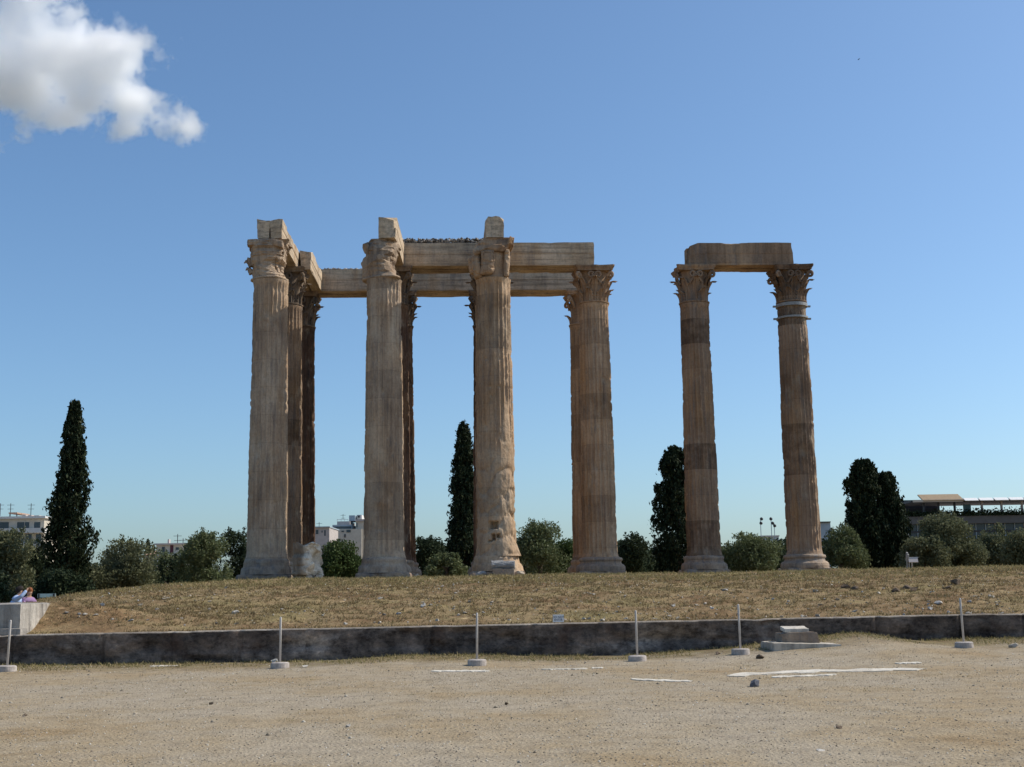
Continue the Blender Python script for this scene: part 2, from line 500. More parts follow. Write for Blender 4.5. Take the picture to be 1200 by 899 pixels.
def mound_mat():
    m, nt, b = mat_new('dry_grass_bank', .97, .05)
    L = nt.links
    tc = N(nt, "ShaderNodeTexCoord"); v = tc.outputs['Object']
    n1 = noise(nt, v, .5, 7, .65, (.7, 1, 1))
    c = ramp(nt, [(.30, (.15, .092, .05)), (.42, (.225, .15, .08)), (.50, (.275, .20, .11)), (.58, (.26, .20, .10)), (.68, (.21, .175, .08))])
    L.new(n1, c.inputs[0])
    n2 = noise(nt, v, 5, 6, .75)
    r2 = ramp(nt, [(.3, (.55, .52, .5)), (.5, (1, 1, 1)), (.7, (1.3, 1.27, 1.2))]); L.new(n2, r2.inputs[0])
    col = mixc(nt, .9, c.outputs[0], r2.outputs[0], 'MULTIPLY')
    vo = N(nt, "ShaderNodeTexVoronoi"); vo.inputs['Scale'].default_value = 7; L.new(v, vo.inputs['Vector'])
    rv = ramp(nt, [(0, (.6, .55, .5)), (.3, (1, 1, 1)), (.9, (1.05, 1.05, 1.05)), (.955, (2.0, 2.0, 2.1))]); L.new(vo.outputs['Color'], rv.inputs[0])
    col = mixc(nt, .7, col, rv.outputs[0], 'MULTIPLY')
    L.new(col, b.inputs['Base Color'])
    bump(nt, b, n2, .8, .08)
    return m
MT['ground'] = ground_mat()
MT['mound'] = mound_mat()

# ------------------------------------------------------------------ terrain
def Yw(x): return 31.5 + .065 * np.asarray(x, float)          # front face of the low wall
def Wtop(x): return .80 + .0042 * np.asarray(x, float)

_prof = [(-60, 779), (0, 779), (100, 779), (200, 777), (330, 776), (400, 773), (480, 768), (560, 767), (640, 769), (735, 768), (790, 764), (860, 758),
         (900, 752), (935, 749), (985, 742), (1012, 742), (1050, 748), (1080, 751), (1130, 749), (1200, 748), (1300, 746)]
_px, _pz = [], []
for a, c in _prof:
    x = 0
    for _ in range(6):
        p = at(a, c, float(Yw(x))); x = p.x
    _px.append(p.x); _pz.append(p.z)

def gz(x, y):
    """height of the forecourt"""
    x = np.asarray(x, float); y = np.asarray(y, float)
    s = sstep(12, 29, y)
    b = s * np.clip(.03 + .0055 * x, -.12, .2)
    w = np.interp(x, _px, _pz)
    k = sstep(Yw(x) - 6.5, Yw(x) - .2, y)
    z = b * (1 - k) + w * k
    z = z + (fbm(x * .5, y * .5, 0, 3, 3) - .5) * .06 * np.clip(1 - np.abs(y - 20) / 60, 0, 1)
    return np.where(y > Yw(x) + .2, -.05, z)

_cx = [-60, -20, -18, -16.7, -15, -13.3, -10.3, -6, 0, 8, 14, 20, 60]
_cz = [.85, .92, 1.2, 1.66, 1.9, 2.02, 2.12, 2.12, 2.14, 2.12, 2.16, 2.19, 2.2]

def mz(x, y):
    """height of the grassy platform behind the wall"""
    x = np.asarray(x, float); y = np.asarray(y, float)
    y0 = Yw(x) + .45
    t = np.clip((y - y0) / (50 - y0), 0, 1)
    s = t * (1.3 - .3 * t)
    cr = np.interp(x, _cx, _cz)
    top = Wtop(x) - .03
    z = top + (cr - top) * s
    z = z + .62 * np.exp(-((x + 12.0) / 2.2) ** 2 - ((y - 33.7) / 1.3) ** 2) * sstep(0, .06, t)
    z = z + (fbm(x * .55, y * .55, 1, 9, 4) - .5) * .16 * sstep(0, .12, t) * (1 - .6 * sstep(50, 56, y))
    z = z + (fbm(x * 2.2, y * 2.2, 4, 19, 3) - .5) * .13 * sstep(0, .08, t) * (1 - .6 * sstep(50, 56, y))
    # small eroded scarp towards the right end of the crest
    z = z - .16 * np.exp(-((x - 15.5) / 3.2) ** 2 - ((y - 44.0) / 1.3) ** 2)
    z = z - sstep(85, 130, y) * .9
    return z

def march(px, py, hf, y0, y1, st=.05):
    d = ray(px, py)
    ys = np.arange(y0, y1, st)
    t = ys / d.y
    xs, zs = d.x * t, EYE + d.z * t
    k = np.nonzero(zs <= hf(xs, ys))[0]
    i = k[0] if len(k) else len(ys) - 1
    return Vector((float(xs[i]), float(ys[i]), float(hf(xs[i], ys[i]))))

def axis(segs):
    out = []
    for a, b, st in segs: out += list(np.arange(a, b, st))
    out.append(segs[-1][1])
    return np.array(out)

xs = axis([(-1800, -200, 200), (-200, -24, 16), (-24, 24, .2), (24, 200, 16), (200, 1800, 200)])
ys = axis([(-200, 8, 16), (8, 35, .16), (35, 200, 15), (200, 2600, 200)])
X, Y = np.meshgrid(xs, ys)
mesh_obj('ground', np.stack([X, Y, gz(X, Y)], -1), grid_faces(len(xs), len(ys)), MT['ground'], smooth=True)['kind'] = 'structure'

xs = axis([(-160, -26, 6), (-26, 28, .16), (28, 160, 6)])
us = axis([(0, 3, .12), (3, 30, .2), (30, 60, 2), (60, 260, 10)])
X, U = np.meshgrid(xs, us)
Y = Yw(np.clip(X, -30, 30)) + .40 + U
Z = mz(X, Y)
Z[0, :] = -.3                                         # the sheet turns down behind the wall
mesh_obj('grassy_mound', np.stack([X, Y, Z], -1), grid_faces(len(xs), len(us)), MT['mound'], smooth=True)['kind'] = 'structure'

# ------------------------------------------------------------------ low retaining wall
wall = thing('retaining_wall', 'long low dark weathered stone wall holding back the grassy bank', 'wall', (0, float(Yw(0)), 0), 0, kind='thing')
xs = np.arange(-24, 24.01, .07)
prof = [(0.40, -.3), (.40, 0), (-.004, 0), (-.010, -.03), (0, -.10), (0, -.18), (0, -.26), (0, -.34), (0, -.42), (0, -.47), (-.02, -.52), (-.03, -.56), (-.03, -.62), (-.03, -.70), (-.03, -.80), (-.03, -1.0)]
X = np.repeat(xs[None, :], len(prof), 0)
PY = np.array([p[0] for p in prof])[:, None] + 0 * X
PZ = np.array([p[1] for p in prof])[:, None] + 0 * X
depth = np.clip(-PZ / .1, 0, 1)
front = (np.array([p[0] for p in prof]) < .1)[:, None]
n = (fbm(X * 2.3, PZ * 4.5, 0, 31, 5) - .5) * .12 + np.clip(fbm(X * .8 + 9, PZ * 3, 0, 33, 4) - .53, 0, 1) * .35
joint = np.zeros_like(xs)
jx = -24.0
jr = random.Random(4)
while jx < 24:
    jx += jr.choice([1.6, 2.1, 2.4, 3.0])
    joint = np.maximum(joint, np.clip(1 - np.abs(xs - jx) / .06, 0, 1))
cav = np.exp(-((X - 3.75) / .75) ** 2 - ((PZ + .45) / .16) ** 2) * .32 + np.exp(-((X + 2) / .3) ** 2 - ((PZ + .6) / .1) ** 2) * .1
PY = PY + np.where(front, n * depth + joint[None] * .11 + cav, 0)
rough_top = (fbm(xs * 1.1, 0, 0, 41, 4) - .5) * .012 - np.clip(fbm(xs * 1.9, 3, 0, 42, 3) - .66, 0, 1) * .08
PZ = PZ + Wtop(X) + rough_top[None] * (np.arange(len(prof)) > 0)[:, None] * (PZ > -.05)
V = np.stack([X, PY + Yw(X) - Yw(0), PZ], -1)
mesh_obj('masonry', V[2:], grid_faces(len(xs), len(prof) - 2), MT['wall'], wall)
V2 = V[:3].copy(); V2[:, :, 2] += .004
V2 = np.concatenate([V2, V2[-1:] + np.array([0, -.012, -.028])], 0)
mesh_obj('top_course', V2, grid_faces(len(xs), 4), MT['coping'], wall)

# block at the left end, standing on the wall line
bl = thing('stone_block', 'large pale stone block with one sunlit side above the left end of the dark wall', 'stone block', (0, 0, 0))
pL = at(24, 745, 31.05)
P, Fc = nbox(7.0, 5.2, .74, .14, .03, 1.6, 51, .03, .03)
P += np.array([pL.x - 3.5, 31.0 + 2.6, .745])
ang = R(2.5)
def rotz(P, c, a):
    P = P.copy(); x = P[:, 0] - c[0]; y = P[:, 1] - c[1]
    P[:, 0] = c[0] + x * math.cos(a) - y * math.sin(a); P[:, 1] = c[1] + x * math.sin(a) + y * math.cos(a)
    return P
bs = stone('left_block_stone', (.20, .18, .165), (.36, .33, .29), (.52, .48, .42), grey=(.09, .085, .08), greyamt=.6, orange=.05)
mesh_obj('upper_course', rotz(P, pL, ang), Fc, bs, bl)
P, Fc = nbox(7.1, .5, .16, .12, .02, 2, 52, .03, .03)
P += np.array([pL.x - 3.5, 31.14, .742])
mesh_obj('moulded_foot', rotz(P, pL, ang), Fc, bs, bl)

# ------------------------------------------------------------------ temple
TY = R(2.5)
ABT, GZ, CAPH = 18.6, 2.15, 2.0
def row(Y0, px, py=640):
    x = 0
    for _ in range(6):
        p = at(px, py, Y0 + x * math.tan(TY)); x = p.x
    return p.x, p.y

def shaft_mesh(Rb, Rt, h, seed, ero, flat=None, holes=(), nz=None, chip=1.0, fd=.088):
    NT = 24 * 8
    nz = nz or int(h / .085)
    th = np.arange(NT) / NT * 2 * np.pi
    z = np.linspace(0, h, nz)
    T, Z = np.meshgrid(th, z)
    u = Z / h
    Rr = Rb + (Rt - Rb) * u ** 1.35
    Rr = Rr + .07 * np.exp(-Z / .16) + .05 * np.exp(-(h - Z) / .10)
    f = (T * 24 / (2 * np.pi)) % 1
    a = np.clip(1 - ((f - .5) / .42) ** 2, 0, 1)
    fl = np.sqrt(a) * fd * Rr / .95
    fl = fl * sstep(.1, .35, Z) * sstep(.12, .3, h - Z)
    cx, cy = np.cos(T), np.sin(T)
    px, py, pz = cx * Rr, cy * Rr, Z
    m = np.clip(ero(T, Z, h), 0, 1)
    big = fbm(px * .7, py * .7, pz * .5, seed, 4)
    med = fbm(px * 2, py * 2, pz * 1.3, seed + 7, 5)
    fine = fbm(px * 6, py * 6, pz * 5, seed + 13, 4)
    m = np.clip(sstep(.36, .66, m * .75 + (big - .5) * .9 + (med - .5) * .5), 0, 1)
    r = Rr - fl * (1 - .90 * m) - m * (.012 + np.abs(med - .5) * .07 + (fine - .5) * .025)
    ch = np.clip(med - .62, 0, 1) * (.5 * chip) * (1 - .6 * m)
    arris = (1 - a) ** 2
    ch2 = np.clip(fine - .55, 0, 1) * .35 * chip * arris * (1 - m)
    sil = .35 + .65 * np.abs(np.sin(T))          # corners knocked off most on the faces, least along the flanks
    r = r - ch * sil - ch2
    # drums: small offsets and worn joints
    rr = random.Random(seed)
    edges, zz = [], 0
    while zz < h:
        zz += 1.34
        edges.append(zz)
    k = np.searchsorted(np.array(edges), Z)
    off = np.array([rr.uniform(-.012, .012) for _ in range(len(edges) + 2)])
    dxx = np.array([rr.uniform(-.012, .012) for _ in range(len(edges) + 2)])
    r = r + off[k]
    jd = np.min(np.abs(Z[..., None] - np.array(edges)), -1)
    r = r - np.clip(1 - jd / .09, 0, 1) * (.008 + .06 * np.clip(fine - .5, 0, 1))
    if flat is not None:
        r = flat(T, Z, r, med, fine)
    for (t0, z0, dt, dz, dep) in holes:
        inside = (np.abs((T - t0 + np.pi) % (2 * np.pi) - np.pi) < dt) & (np.abs(Z - z0) < dz)
        r = np.where(inside, r - dep, r)
    V = np.stack([cx * r + dxx[k], cy * r, Z], -1).reshape(-1, 3)
    fresh = np.clip(m * (.15 + np.clip((big - .42) * 3, 0, 1) * .4) + ch * 5 + ch2 * 5, 0, .75)
    return V, grid_faces(NT, nz, True), fresh

def disp_lathe(prof, n, nz, amp, seed, freq=1.8, sq=None, extra=None):
    """weathered turned block; prof = [(r,z)...], interpolated to nz rings; sq(z) in 0..1 blends to a rounded square"""
    zs = np.array([p[1] for p in prof]); rs = np.array([p[0] for p in prof])
    d = np.r_[0, np.cumsum(np.hypot(np.diff(rs), np.diff(zs)))]
    s = np.linspace(0, d[-1], nz)
    rr, zz = np.interp(s, d, rs), np.interp(s, d, zs)
    th = np.arange(n) / n * 2 * np.pi
    T, Z = np.meshgrid(th, zz)
    Rr = rr[:, None] + 0 * T
    if sq is not None:
        k = sq(Z)
        q = 1 / (np.abs(np.cos(T)) ** 6 + np.abs(np.sin(T)) ** 6) ** (1 / 6)
        Rr = Rr * (1 + (q - 1) * k)
    x, y = np.cos(T) * Rr, np.sin(T) * Rr
    nn = fbm(x * freq, y * freq, Z * freq, seed, 5)
    nb = fbm(x * freq * .45, y * freq * .45, Z * freq * .45, seed + 3, 3)
    dd = (nn - .5) * 2 * amp + (nb - .5) * 2 * amp
    if extra is not None: dd = dd + extra(T, Z, nn, nb)
    Rr = np.maximum(Rr + dd, .05)
    V = np.stack([np.cos(T) * Rr, np.sin(T) * Rr, Z], -1).reshape(-1, 3)
    Fc = grid_faces(n, nz, True).tolist()
    Fc.append(list(range(n))[::-1]); Fc.append(list(range((nz - 1) * n, nz * n)))
    fresh = np.clip((nn - .5) * 3, 0, 1) * min(1, amp * 6)
    return V, Fc, fresh.ravel()

def facet(V, seed, n, depth, ang=(-3.14, 3.14), zr=(0, 2), band=.35):
    """knock flat chips off a block"""
    r = np.random.default_rng(seed)
    V = V.copy()
    for _ in range(n):
        a = r.uniform(*ang); z0 = r.uniform(*zr)
        nv = np.array([math.cos(a), math.sin(a), r.uniform(-.7, .7)]); nv /= np.linalg.norm(nv)
        m = np.abs(V[:, 2] - z0) < band * r.uniform(.5, 1.3)
        if not m.any(): continue
        sp = (V[m] @ nv).max() - r.uniform(.3, 1) * depth
        over = np.clip(V @ nv - sp, 0, depth * 1.3) * m
        V -= over[:, None] * nv[None]
    return V

def bell_r(u, r0, r1): return r0 + (r1 - r0) * u ** 2.2

def corinthian(par, Rn, H, seed, mat, breakage=0.0, dark=None):
    """bell with two rings of acanthus leaves (one mesh); volutes and abacus are sub-parts"""
    r = random.Random(seed)
    mb = MB()
    A = 1.08                                                   # abacus half width
    hb = H - .27
    prof = [(Rn * .97, 0), (Rn + .06, .03), (Rn + .07, .09), (Rn * .94, .13)] + [(bell_r(t, Rn * .90, A * .72), .13 + (hb - .13) * t) for t in np.linspace(0.02, 1, 12)]
    mb.lathe(prof, 40)
    def leaf(th, z0, hgt, wid, out, r_off):
        nt, ns = 13, 9
        vs = []
        for layer in (0, 1):
            for i in range(nt):
                t = i / (nt - 1)
                if t < .78:
                    zz = z0 + hgt * t / .78
                    ro = out * (t / .78) ** 3 * .55
                else:
                    a = (t - .78) / .22 * 2.4
                    rc = .13 * hgt
                    zz = z0 + hgt + rc * math.sin(a) * 1.0
                    ro = out * .55 + rc * (1 - math.cos(a)) * 1.25
                uu = min(1, max(0, (min(zz, hb) - .13) / (hb - .13)))
                rr = bell_r(uu, Rn * .92, A * .74) + r_off + ro
                w = wid * (1 - .45 * t ** 2) * (1 + .16 * math.cos(t * math.pi * 9)) * (1 if t < .8 else 1 - (t - .8) * 2.6)
                for j in range(ns):
                    s = j / (ns - 1) * 2 - 1
                    rib = -.05 * abs(s) ** 1.3 + .03 * math.cos(s * math.pi * 5) + (.035 if abs(s) < .15 else 0)
                    q = rr + rib - layer * .07
                    an = th + s * w / max(rr, .3)
                    vs.append((q * math.cos(an), q * math.sin(an), zz - (.05 * abs(s) * t)))
        Fc = []
        m = nt * ns
        for i in range(nt - 1):
            for j in range(ns - 1):
                a = i * ns + j
                Fc.append((a, a + 1, a + ns + 1, a + ns)); Fc.append((m + a, m + a + ns, m + a + ns + 1, m + a + 1))
            a = i * ns; Fc.append((a, a + ns, m + a + ns, m + a))
            a = i * ns + ns - 1; Fc.append((a, m + a, m + a + ns, a + ns))
        a = (nt - 1) * ns
        for j in range(ns - 1): Fc.append((a + j, a + j + 1, m + a + j + 1, m + a + j))
        mb.add(vs, Fc)
    for k in range(8):
        if r.random() > breakage * .8:
            leaf(k * math.pi / 4 + math.pi / 8, .12, H * .29 * r.uniform(.93, 1.05), .25, .34, .05)
        if r.random() > breakage:
            leaf(k * math.pi / 4, .12, H * .55 * r.uniform(.94, 1.04), .26, .40, .0)
    # small helices and flower at the middle of each side
    for k in range(4):
        th = k * math.pi / 2
        c, s_ = math.cos(th), math.sin(th)
        for sd in (-1, 1):
            pts = []
            for i in range(15):
                t = i / 14
                a = t * 2 * math.pi * 1.15
                rad = .17 * (1 - .62 * t)
                lx = sd * (.20 - rad * math.cos(a)); lz = hb - .24 + rad * math.sin(a) * 1.1
                rr = A * .82
                pts.append((rr * c - lx * s_, rr * s_ + lx * c, lz))
            st = [((A * .72) * c - sd * .34 * s_, (A * .72) * s_ + sd * .34 * c, H * .52)]
            mb.tube(st + pts, [.06] + [.055] * 15, 6)
    cap = mb.build('capital', mat, par)
    for k in range(4):
        if r.random() < breakage * .7: continue
        th = k * math.pi / 2 + math.pi / 4
        vb = MB()
        pts, rad_ = [], []
        for i in range(7):
            t = i / 6
            pts.append((Rn * .95 + (A * 1.13 - Rn * .95) * t ** 1.6, H * .50 + (hb - .10 - H * .50) * t)); rad_.append(.07 + .03 * t)
        cx_, cz_ = A * 1.13, hb - .27
        for i in range(1, 17):
            t = i / 16
            a = math.pi / 2 - t * 2 * math.pi * 1.2
            q = .15 * (1 - .65 * t)
            pts.append((cx_ + q * math.cos(a), cz_ + q * math.sin(a))); rad_.append(.085 - .04 * t)
        P3 = [(p * math.cos(th), p * math.sin(th), z) for p, z in pts]
        vb.tube(P3, rad_, 8)
        vb.build('volute', mat, cap, True)
    # abacus: four hollowed sides, moulded edge
    nseg = 12
    ring = []
    for k in range(4):
        a0 = k * math.pi / 2 - math.pi / 4
        c0 = Vector((math.cos(a0), math.sin(a0))) * A * 1.414
        c1 = Vector((math.cos(a0 + math.pi / 2), math.sin(a0 + math.pi / 2))) * A * 1.414
        mid = (c0 + c1) / 2
        for i in range(nseg):
            t = .05 + .9 * i / (nseg - 1)
            p = c0.lerp(c1, t)
            sag = .17 * (1 - (2 * t - 1) ** 2)
            p = p - mid.normalized() * sag
            if abs(t - .5) < .07: p = p + mid.normalized() * .09
            ring.append(p)
    ab = MB()
    lv = [(.93, hb - .005), (.95, hb + .08), (.97, hb + .10), (1.02, hb + .20), (1.02, H)]
    V, n = [], len(ring)
    for s, zz in lv:
        for i, p in enumerate(ring):
            w = 1 - breakage * .35 * max(0, math.sin(i * .9 + seed) * math.sin(i * .37 + seed * 2))
            V.append((p.x * s * w, p.y * s * w, zz - breakage * .05 * (zz > hb + .15) * r.random()))
    Fc = [(i * n + k, i * n + (k + 1) % n, (i + 1) * n + (k + 1) % n, (i + 1) * n + k) for i in range(len(lv) - 1) for k in range(n)]
    Fc.append(tuple(range(n))[::-1]); Fc.append(tuple(range((len(lv) - 1) * n, len(lv) * n)))
    ab.add(V, Fc)
    ab.build('abacus', mat, cap)
    return cap

FRONT = -math.pi / 2
def dang(T, t0): return np.abs((T - t0 + np.pi) % (2 * np.pi) - np.pi)

def column(px, Y0, label, seed, smat, bmat, Rb=.95, Rt=.80, ero=None, weather=.3, cap='intact', capmat=None, breakage=0.0, flat=None, holes=(), top=ABT, px_is=640, chip=1.0, baseh=1.05, nz=None):
    x, y = row(Y0, px)
    t = thing('temple_column', label, 'column', (x, y, GZ), TY, 'fluted Corinthian columns of the ruined temple', 'thing')
    H = top - GZ
    r1 = Rb
    prof = [(r1 * 1.40, .0), (r1 * 1.40, .02), (r1 * 1.42, .12), (r1 * 1.40, .24), (r1 * 1.30, .33), (r1 * 1.20, .36), (r1 * 1.15, .44), (r1 * 1.16, .50),
            (r1 * 1.22, .53), (r1 * 1.24, .60), (r1 * 1.20, .67), (r1 * 1.08, .70), (r1 * 1.06, .72)]
    cone = np.interp(np.linspace(0, 1, len(prof)), [0, .4, 1], [r1 * 1.30, r1 * 1.14, r1 * 1.03])
    prof = [(p[0] * (1 - weather) + c * weather, p[1] * (baseh - .33) / .72) for p, c in zip(prof, cone)]
    V, Fc, fr = disp_lathe(prof, 96, 40, .035 + .09 * weather, seed + 100, 1.7)
    b = mesh_obj('base', V, Fc, bmat, t, attr={'fresh': fr}); b.location.z = .33
    P, Fc = nbox(r1 * 2.62, r1 * 2.62, .36, .12, .03 + .05 * weather, 1.8, seed + 200, .05 + .1 * weather, .05 + .12 * weather)
    mesh_obj('plinth', P, Fc, MT['base'], t).location.z = -.02
    zs = baseh - .02
    hs = H - CAPH - zs
    ero = ero or (lambda T, Z, h: .04 + 0 * T)
    V, Fc, fr = shaft_mesh(Rb, Rt, hs, seed, ero, flat, holes, nz, chip)
    s = mesh_obj('shaft', V, Fc, smat, t, attr={'fresh': fr}); s.location.z = zs
    capmat = capmat or smat
    if cap == 'intact':
        c = corinthian(t, Rt * 1.0, CAPH, seed + 300, capmat, breakage)
        c.location.z = H - CAPH
    else:
        c = cap(t, Rt, CAPH, seed + 300, capmat)
        c.location.z = H - CAPH
    return t

def broken_cap_one(t, Rn, H, seed, mat):
    """left-hand front column: abacus partly there, right half of the carving broken to rough stone"""
    prof = [(Rn * .98, 0), (Rn + .06, .04), (Rn + .06, .10), (Rn * .96, .14), (Rn * 1.0, .5), (Rn * 1.06, .9), (Rn * 1.10, 1.25), (Rn * 1.13, 1.55), (Rn * 1.16, 1.7), (Rn * 1.15, 1.95)]
    def extra(T, Z, nn, nb):
        right = np.clip(1 - dang(T, -.5) / 1.5, 0, 1)
        leaf = .13 * np.maximum(0, np.sin(T * 8)) * (sstep(.2, .5, Z) - sstep(.62, .72, Z)) + .16 * np.maximum(0, np.sin(T * 8 + 2)) * (sstep(.6, .95, Z) - sstep(1.15, 1.25, Z))
        return leaf - right * np.clip(nn - .40, 0, 1) * 1.7 * sstep(.2, .5, Z) + right * .16 * np.sin(T * 11 + Z * 4) * sstep(.2, .4, Z)
    V, Fc, fr = disp_lathe(prof, 150, 80, .10, seed, 2.6, lambda Z: sstep(1.0, 1.75, Z) * .85, extra)
    V = facet(V, seed + 9, 30, .22, (-1.5, .6), (.4, 1.75), .25)
    V = facet(V, seed + 19, 10, .14, (-2.9, -1.4), (.5, 1.8), .3)
    V = facet(V, seed + 29, 90, .09, (-2.4, .7), (.2, 1.8), .12)
    c = mesh_obj('capital', V, Fc, mat, t, attr={'fresh': np.clip(fr * .6, 0, 1)})
    # what is left of the abacus, its left corner still sharp
    P, Fc = nbox(1.72, 1.8, .36, .09, .05, 2.2, seed + 1, .06, .10)
    P += np.array([-.20, .05, 1.62])
    P[:, 0] -= np.clip(-.6 - P[:, 0], 0, 1) * .1
    P[:, 2] -= np.clip(P[:, 0] - .2, 0, 1) * .25
    mesh_obj('abacus', P, Fc, mat, c)
    for dz, sx in ((.62, .30), (.98, .36), (1.12, .22)):
        lb = MB()
        q = Rn * 1.05 + .06 * dz
        lb.tube([(-q, -.1, dz - .22), (-q - .12, -.1, dz - .04), (-q - sx * .8, -.1, dz + .03), (-q - sx, -.1, dz - .07)], [.16, .12, .07, .03], 7)
        lb.build('leaf_tip', mat, c)
    return c

def broken_cap_two(t, Rn, H, seed, mat):
    prof = [(Rn * .98, 0), (Rn + .05, .04), (Rn + .05, .09), (Rn * .98, .13), (Rn * 1.06, .5), (Rn * 1.13, .9), (Rn * 1.12, 1.3), (Rn * 1.15, 1.6), (Rn * 1.12, 1.85), (Rn * .92, 1.99)]
    def extra(T, Z, nn, nb):
        right = np.clip(1 - dang(T, -.6) / 1.0, 0, 1)
        return -right * np.clip(nn - .38, 0, 1) * 1.8 * sstep(.15, .4, Z) + .45 * (nb - .5) + right * .14 * np.sin(T * 10 + Z * 5) * sstep(.2, .4, Z)
    V, Fc, fr = disp_lathe(prof, 150, 80, .11, seed, 2.2, lambda Z: sstep(.5, 1.5, Z) * .55, extra)
    V = facet(V, seed + 9, 26, .22, (-1.45, .6), (.45, 1.85), .25)
    V = facet(V, seed + 19, 14, .20, (-3.0, -1.4), (.5, 1.9), .4)
    V = facet(V, seed + 29, 80, .09, (-2.0, .7), (.2, 1.9), .12)
    c = mesh_obj('capital', V, Fc, mat, t, attr={'fresh': np.clip(fr * .6, 0, 1)})
    P, Fc = rock_mesh(.42, .5, .8, seed + 3, 6)
    P += np.array([-.83, -.35, 1.62])
    mesh_obj('abacus_corner', P, Fc, mat, c)
    P, Fc = rock_mesh(1.25, 1.2, .8, seed + 4, 9)
    P += np.array([-.02, -.35, 1.72])
    mesh_obj('abacus', P, Fc, mat, c)
    return c

def broken_cap_three(t, Rn, H, seed, mat):
    V, Fc, fr = disp_lathe([(Rn * .98, 0), (Rn * .92, .15), (Rn * .84, .5), (Rn * .86, 1.2), (Rn * .95, 1.5)], 90, 30, .06, seed, 2)
    c = mesh_obj('capital', V, Fc, mat, t, attr={'fresh': fr})
    P, Fc = nbox(2.02, 1.8, .74, .09, .05, 1.4, seed + 1, .16, .10)
    P[:, 2] = np.where(P[:, 0] < -.55, P[:, 2] - np.clip(-.45 - P[:, 0], 0, 1) * .45, P[:, 2])
    P[:, 2] = np.where((P[:, 0] > .45) & (P[:, 2] < .45), P[:, 2] + np.clip(P[:, 0] - .45, 0, .3) * 1.3, P[:, 2])
    P = facet(P, seed + 31, 40, .12, (-3.1, .5), (.1, .7), .25)
    P += np.array([.06, 0, 1.26])
    mesh_obj('abacus', P, Fc, mat, c)
    for (cx, cy, sx, sy, z0, hh, tl) in ((-.26, -.80, .72, .40, .10, 1.24, .03), (-.78, -.35, .46, .8, .02, 1.2, -.12), (.66, -.48, .30, .56, .02, 1.42, .07), (-1.0, .1, .36, .6, .35, .85, -.1)):
        P, Fc = nbox(sx, sy, hh, .06, .05, 2.3, seed + int(cx * 90) + 200, .14, .10)
        P = facet(P, seed + int(cx * 90) + 400, 16, .07, (-3.1, .6), (.1, hh), .2)
        P[:, 0] += (P[:, 2] - hh / 2) * tl
        P += np.array([cx, cy, z0])
        mesh_obj('leaf_block', P, Fc, mat, c)
    return c

Y1, Y2, Y3 = 61.3, 67.0, 72.7
fr_ = lambda T: np.clip(1 - dang(T, FRONT - .5) / 1.5, 0, 1)
ero1 = lambda T, Z, h: .02 + .22 * fr_(T) + .55 * (1 - sstep(1.0, 3.2, Z)) + .42 * np.clip(1.4 - dang(T, -.85) / .5, 0, 1) * sstep(8.3, 9.8, Z)
ero2 = lambda T, Z, h: .02 + .60 * np.clip(1 - dang(T, FRONT - .7) / 1.2, 0, 1) + .25 * (1 - sstep(2, 5, Z)) + .42 * np.clip(1.4 - dang(T, -.85) / .5, 0, 1) * sstep(8.0, 9.6, Z)
ero3 = lambda T, Z, h: .0 + .25 * fr_(T) + .55 * np.clip(1.4 - dang(T, -.7) / .6, 0, 1) + 1.2 * (1 - sstep(3.8, 5.6, Z)) + .5 * np.clip(1 - dang(T, -.95) / .4, 0, 1) * (1 - sstep(6, 8.5, Z))
def flat3(T, Z, r, med, fine):
    # big spalled scars on the lower part
    s = (1 - sstep(3.6, 5.2, Z))
    sc = np.abs(np.sin(Z * 3.1 + np.sin(T * 2) * 1.6 + med * 3))
    r = r - s * (.02 + .10 * (1 - sc) ** 2 + .12 * np.clip(med - .48, 0, 1) + .05 * (fine - .5))
    r = r - .20 * np.exp(-((Z - 1.9) / .18) ** 2) * np.clip(1 - dang(T, -.25) / .6, 0, 1)
    r = r + .22 * (1 - sstep(0, .9, Z)) * np.clip(1 - dang(T, -.5) / 1.2, 0, 1)
    return r
def flat2(T, Z, r, med, fine):
    r = r - .12 * np.clip(1 - dang(T, FRONT - .1) / .5, 0, 1) * (sstep(1.25, 1.3, Z) - sstep(2.3, 2.6, Z))
    return r
column(313, Y1, 'front column at the left end with smooth worn shaft, broken capital under paired beam ends', 101, MT['pale'], MT['base'], .95, .83, ero1, .75, broken_cap_one)
column(450, Y1, 'worn front column with barrel shaped capital stump under a single rounded beam end', 102, MT['pale'], MT['base'], .97, .83, ero2, .75, broken_cap_two, flat=flat2)
column(582, Y1, 'front column with crumbling lower shaft and dark square socket holes', 103, MT['ochre'], MT['ochre'], .98, .82, ero3, .9, broken_cap_three, flat=flat3,
       holes=((FRONT - .20, 1.42, .27, .17, .45), (FRONT - .18, .86, .10, .15, .45), (FRONT + .08, .93, .10, .09, .4), (FRONT - .35, .72, .12, .04, .3)), nz=230)
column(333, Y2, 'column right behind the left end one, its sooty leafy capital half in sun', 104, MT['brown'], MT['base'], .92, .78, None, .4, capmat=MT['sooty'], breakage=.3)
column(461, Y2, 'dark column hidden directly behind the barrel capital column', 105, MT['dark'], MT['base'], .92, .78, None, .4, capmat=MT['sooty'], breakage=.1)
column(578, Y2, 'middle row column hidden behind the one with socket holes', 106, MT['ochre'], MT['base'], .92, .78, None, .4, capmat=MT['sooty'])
column(703, Y2, 'fluted column with crisp acanthus capital at the free right end of the long beam', 107, MT['ochre'], MT['base'], .92, .78, lambda T, Z, h: .0 + .4 * np.clip(1 - dang(T, -.6) / .5, 0, 1) * sstep(8.5, 10, Z), .15)
column(824.5, Y2, 'left column of the separate pair carrying one beam', 108, MT['brown'], MT['base'], .90, .76, lambda T, Z, h: .0 + 0 * T, .45, breakage=.12)
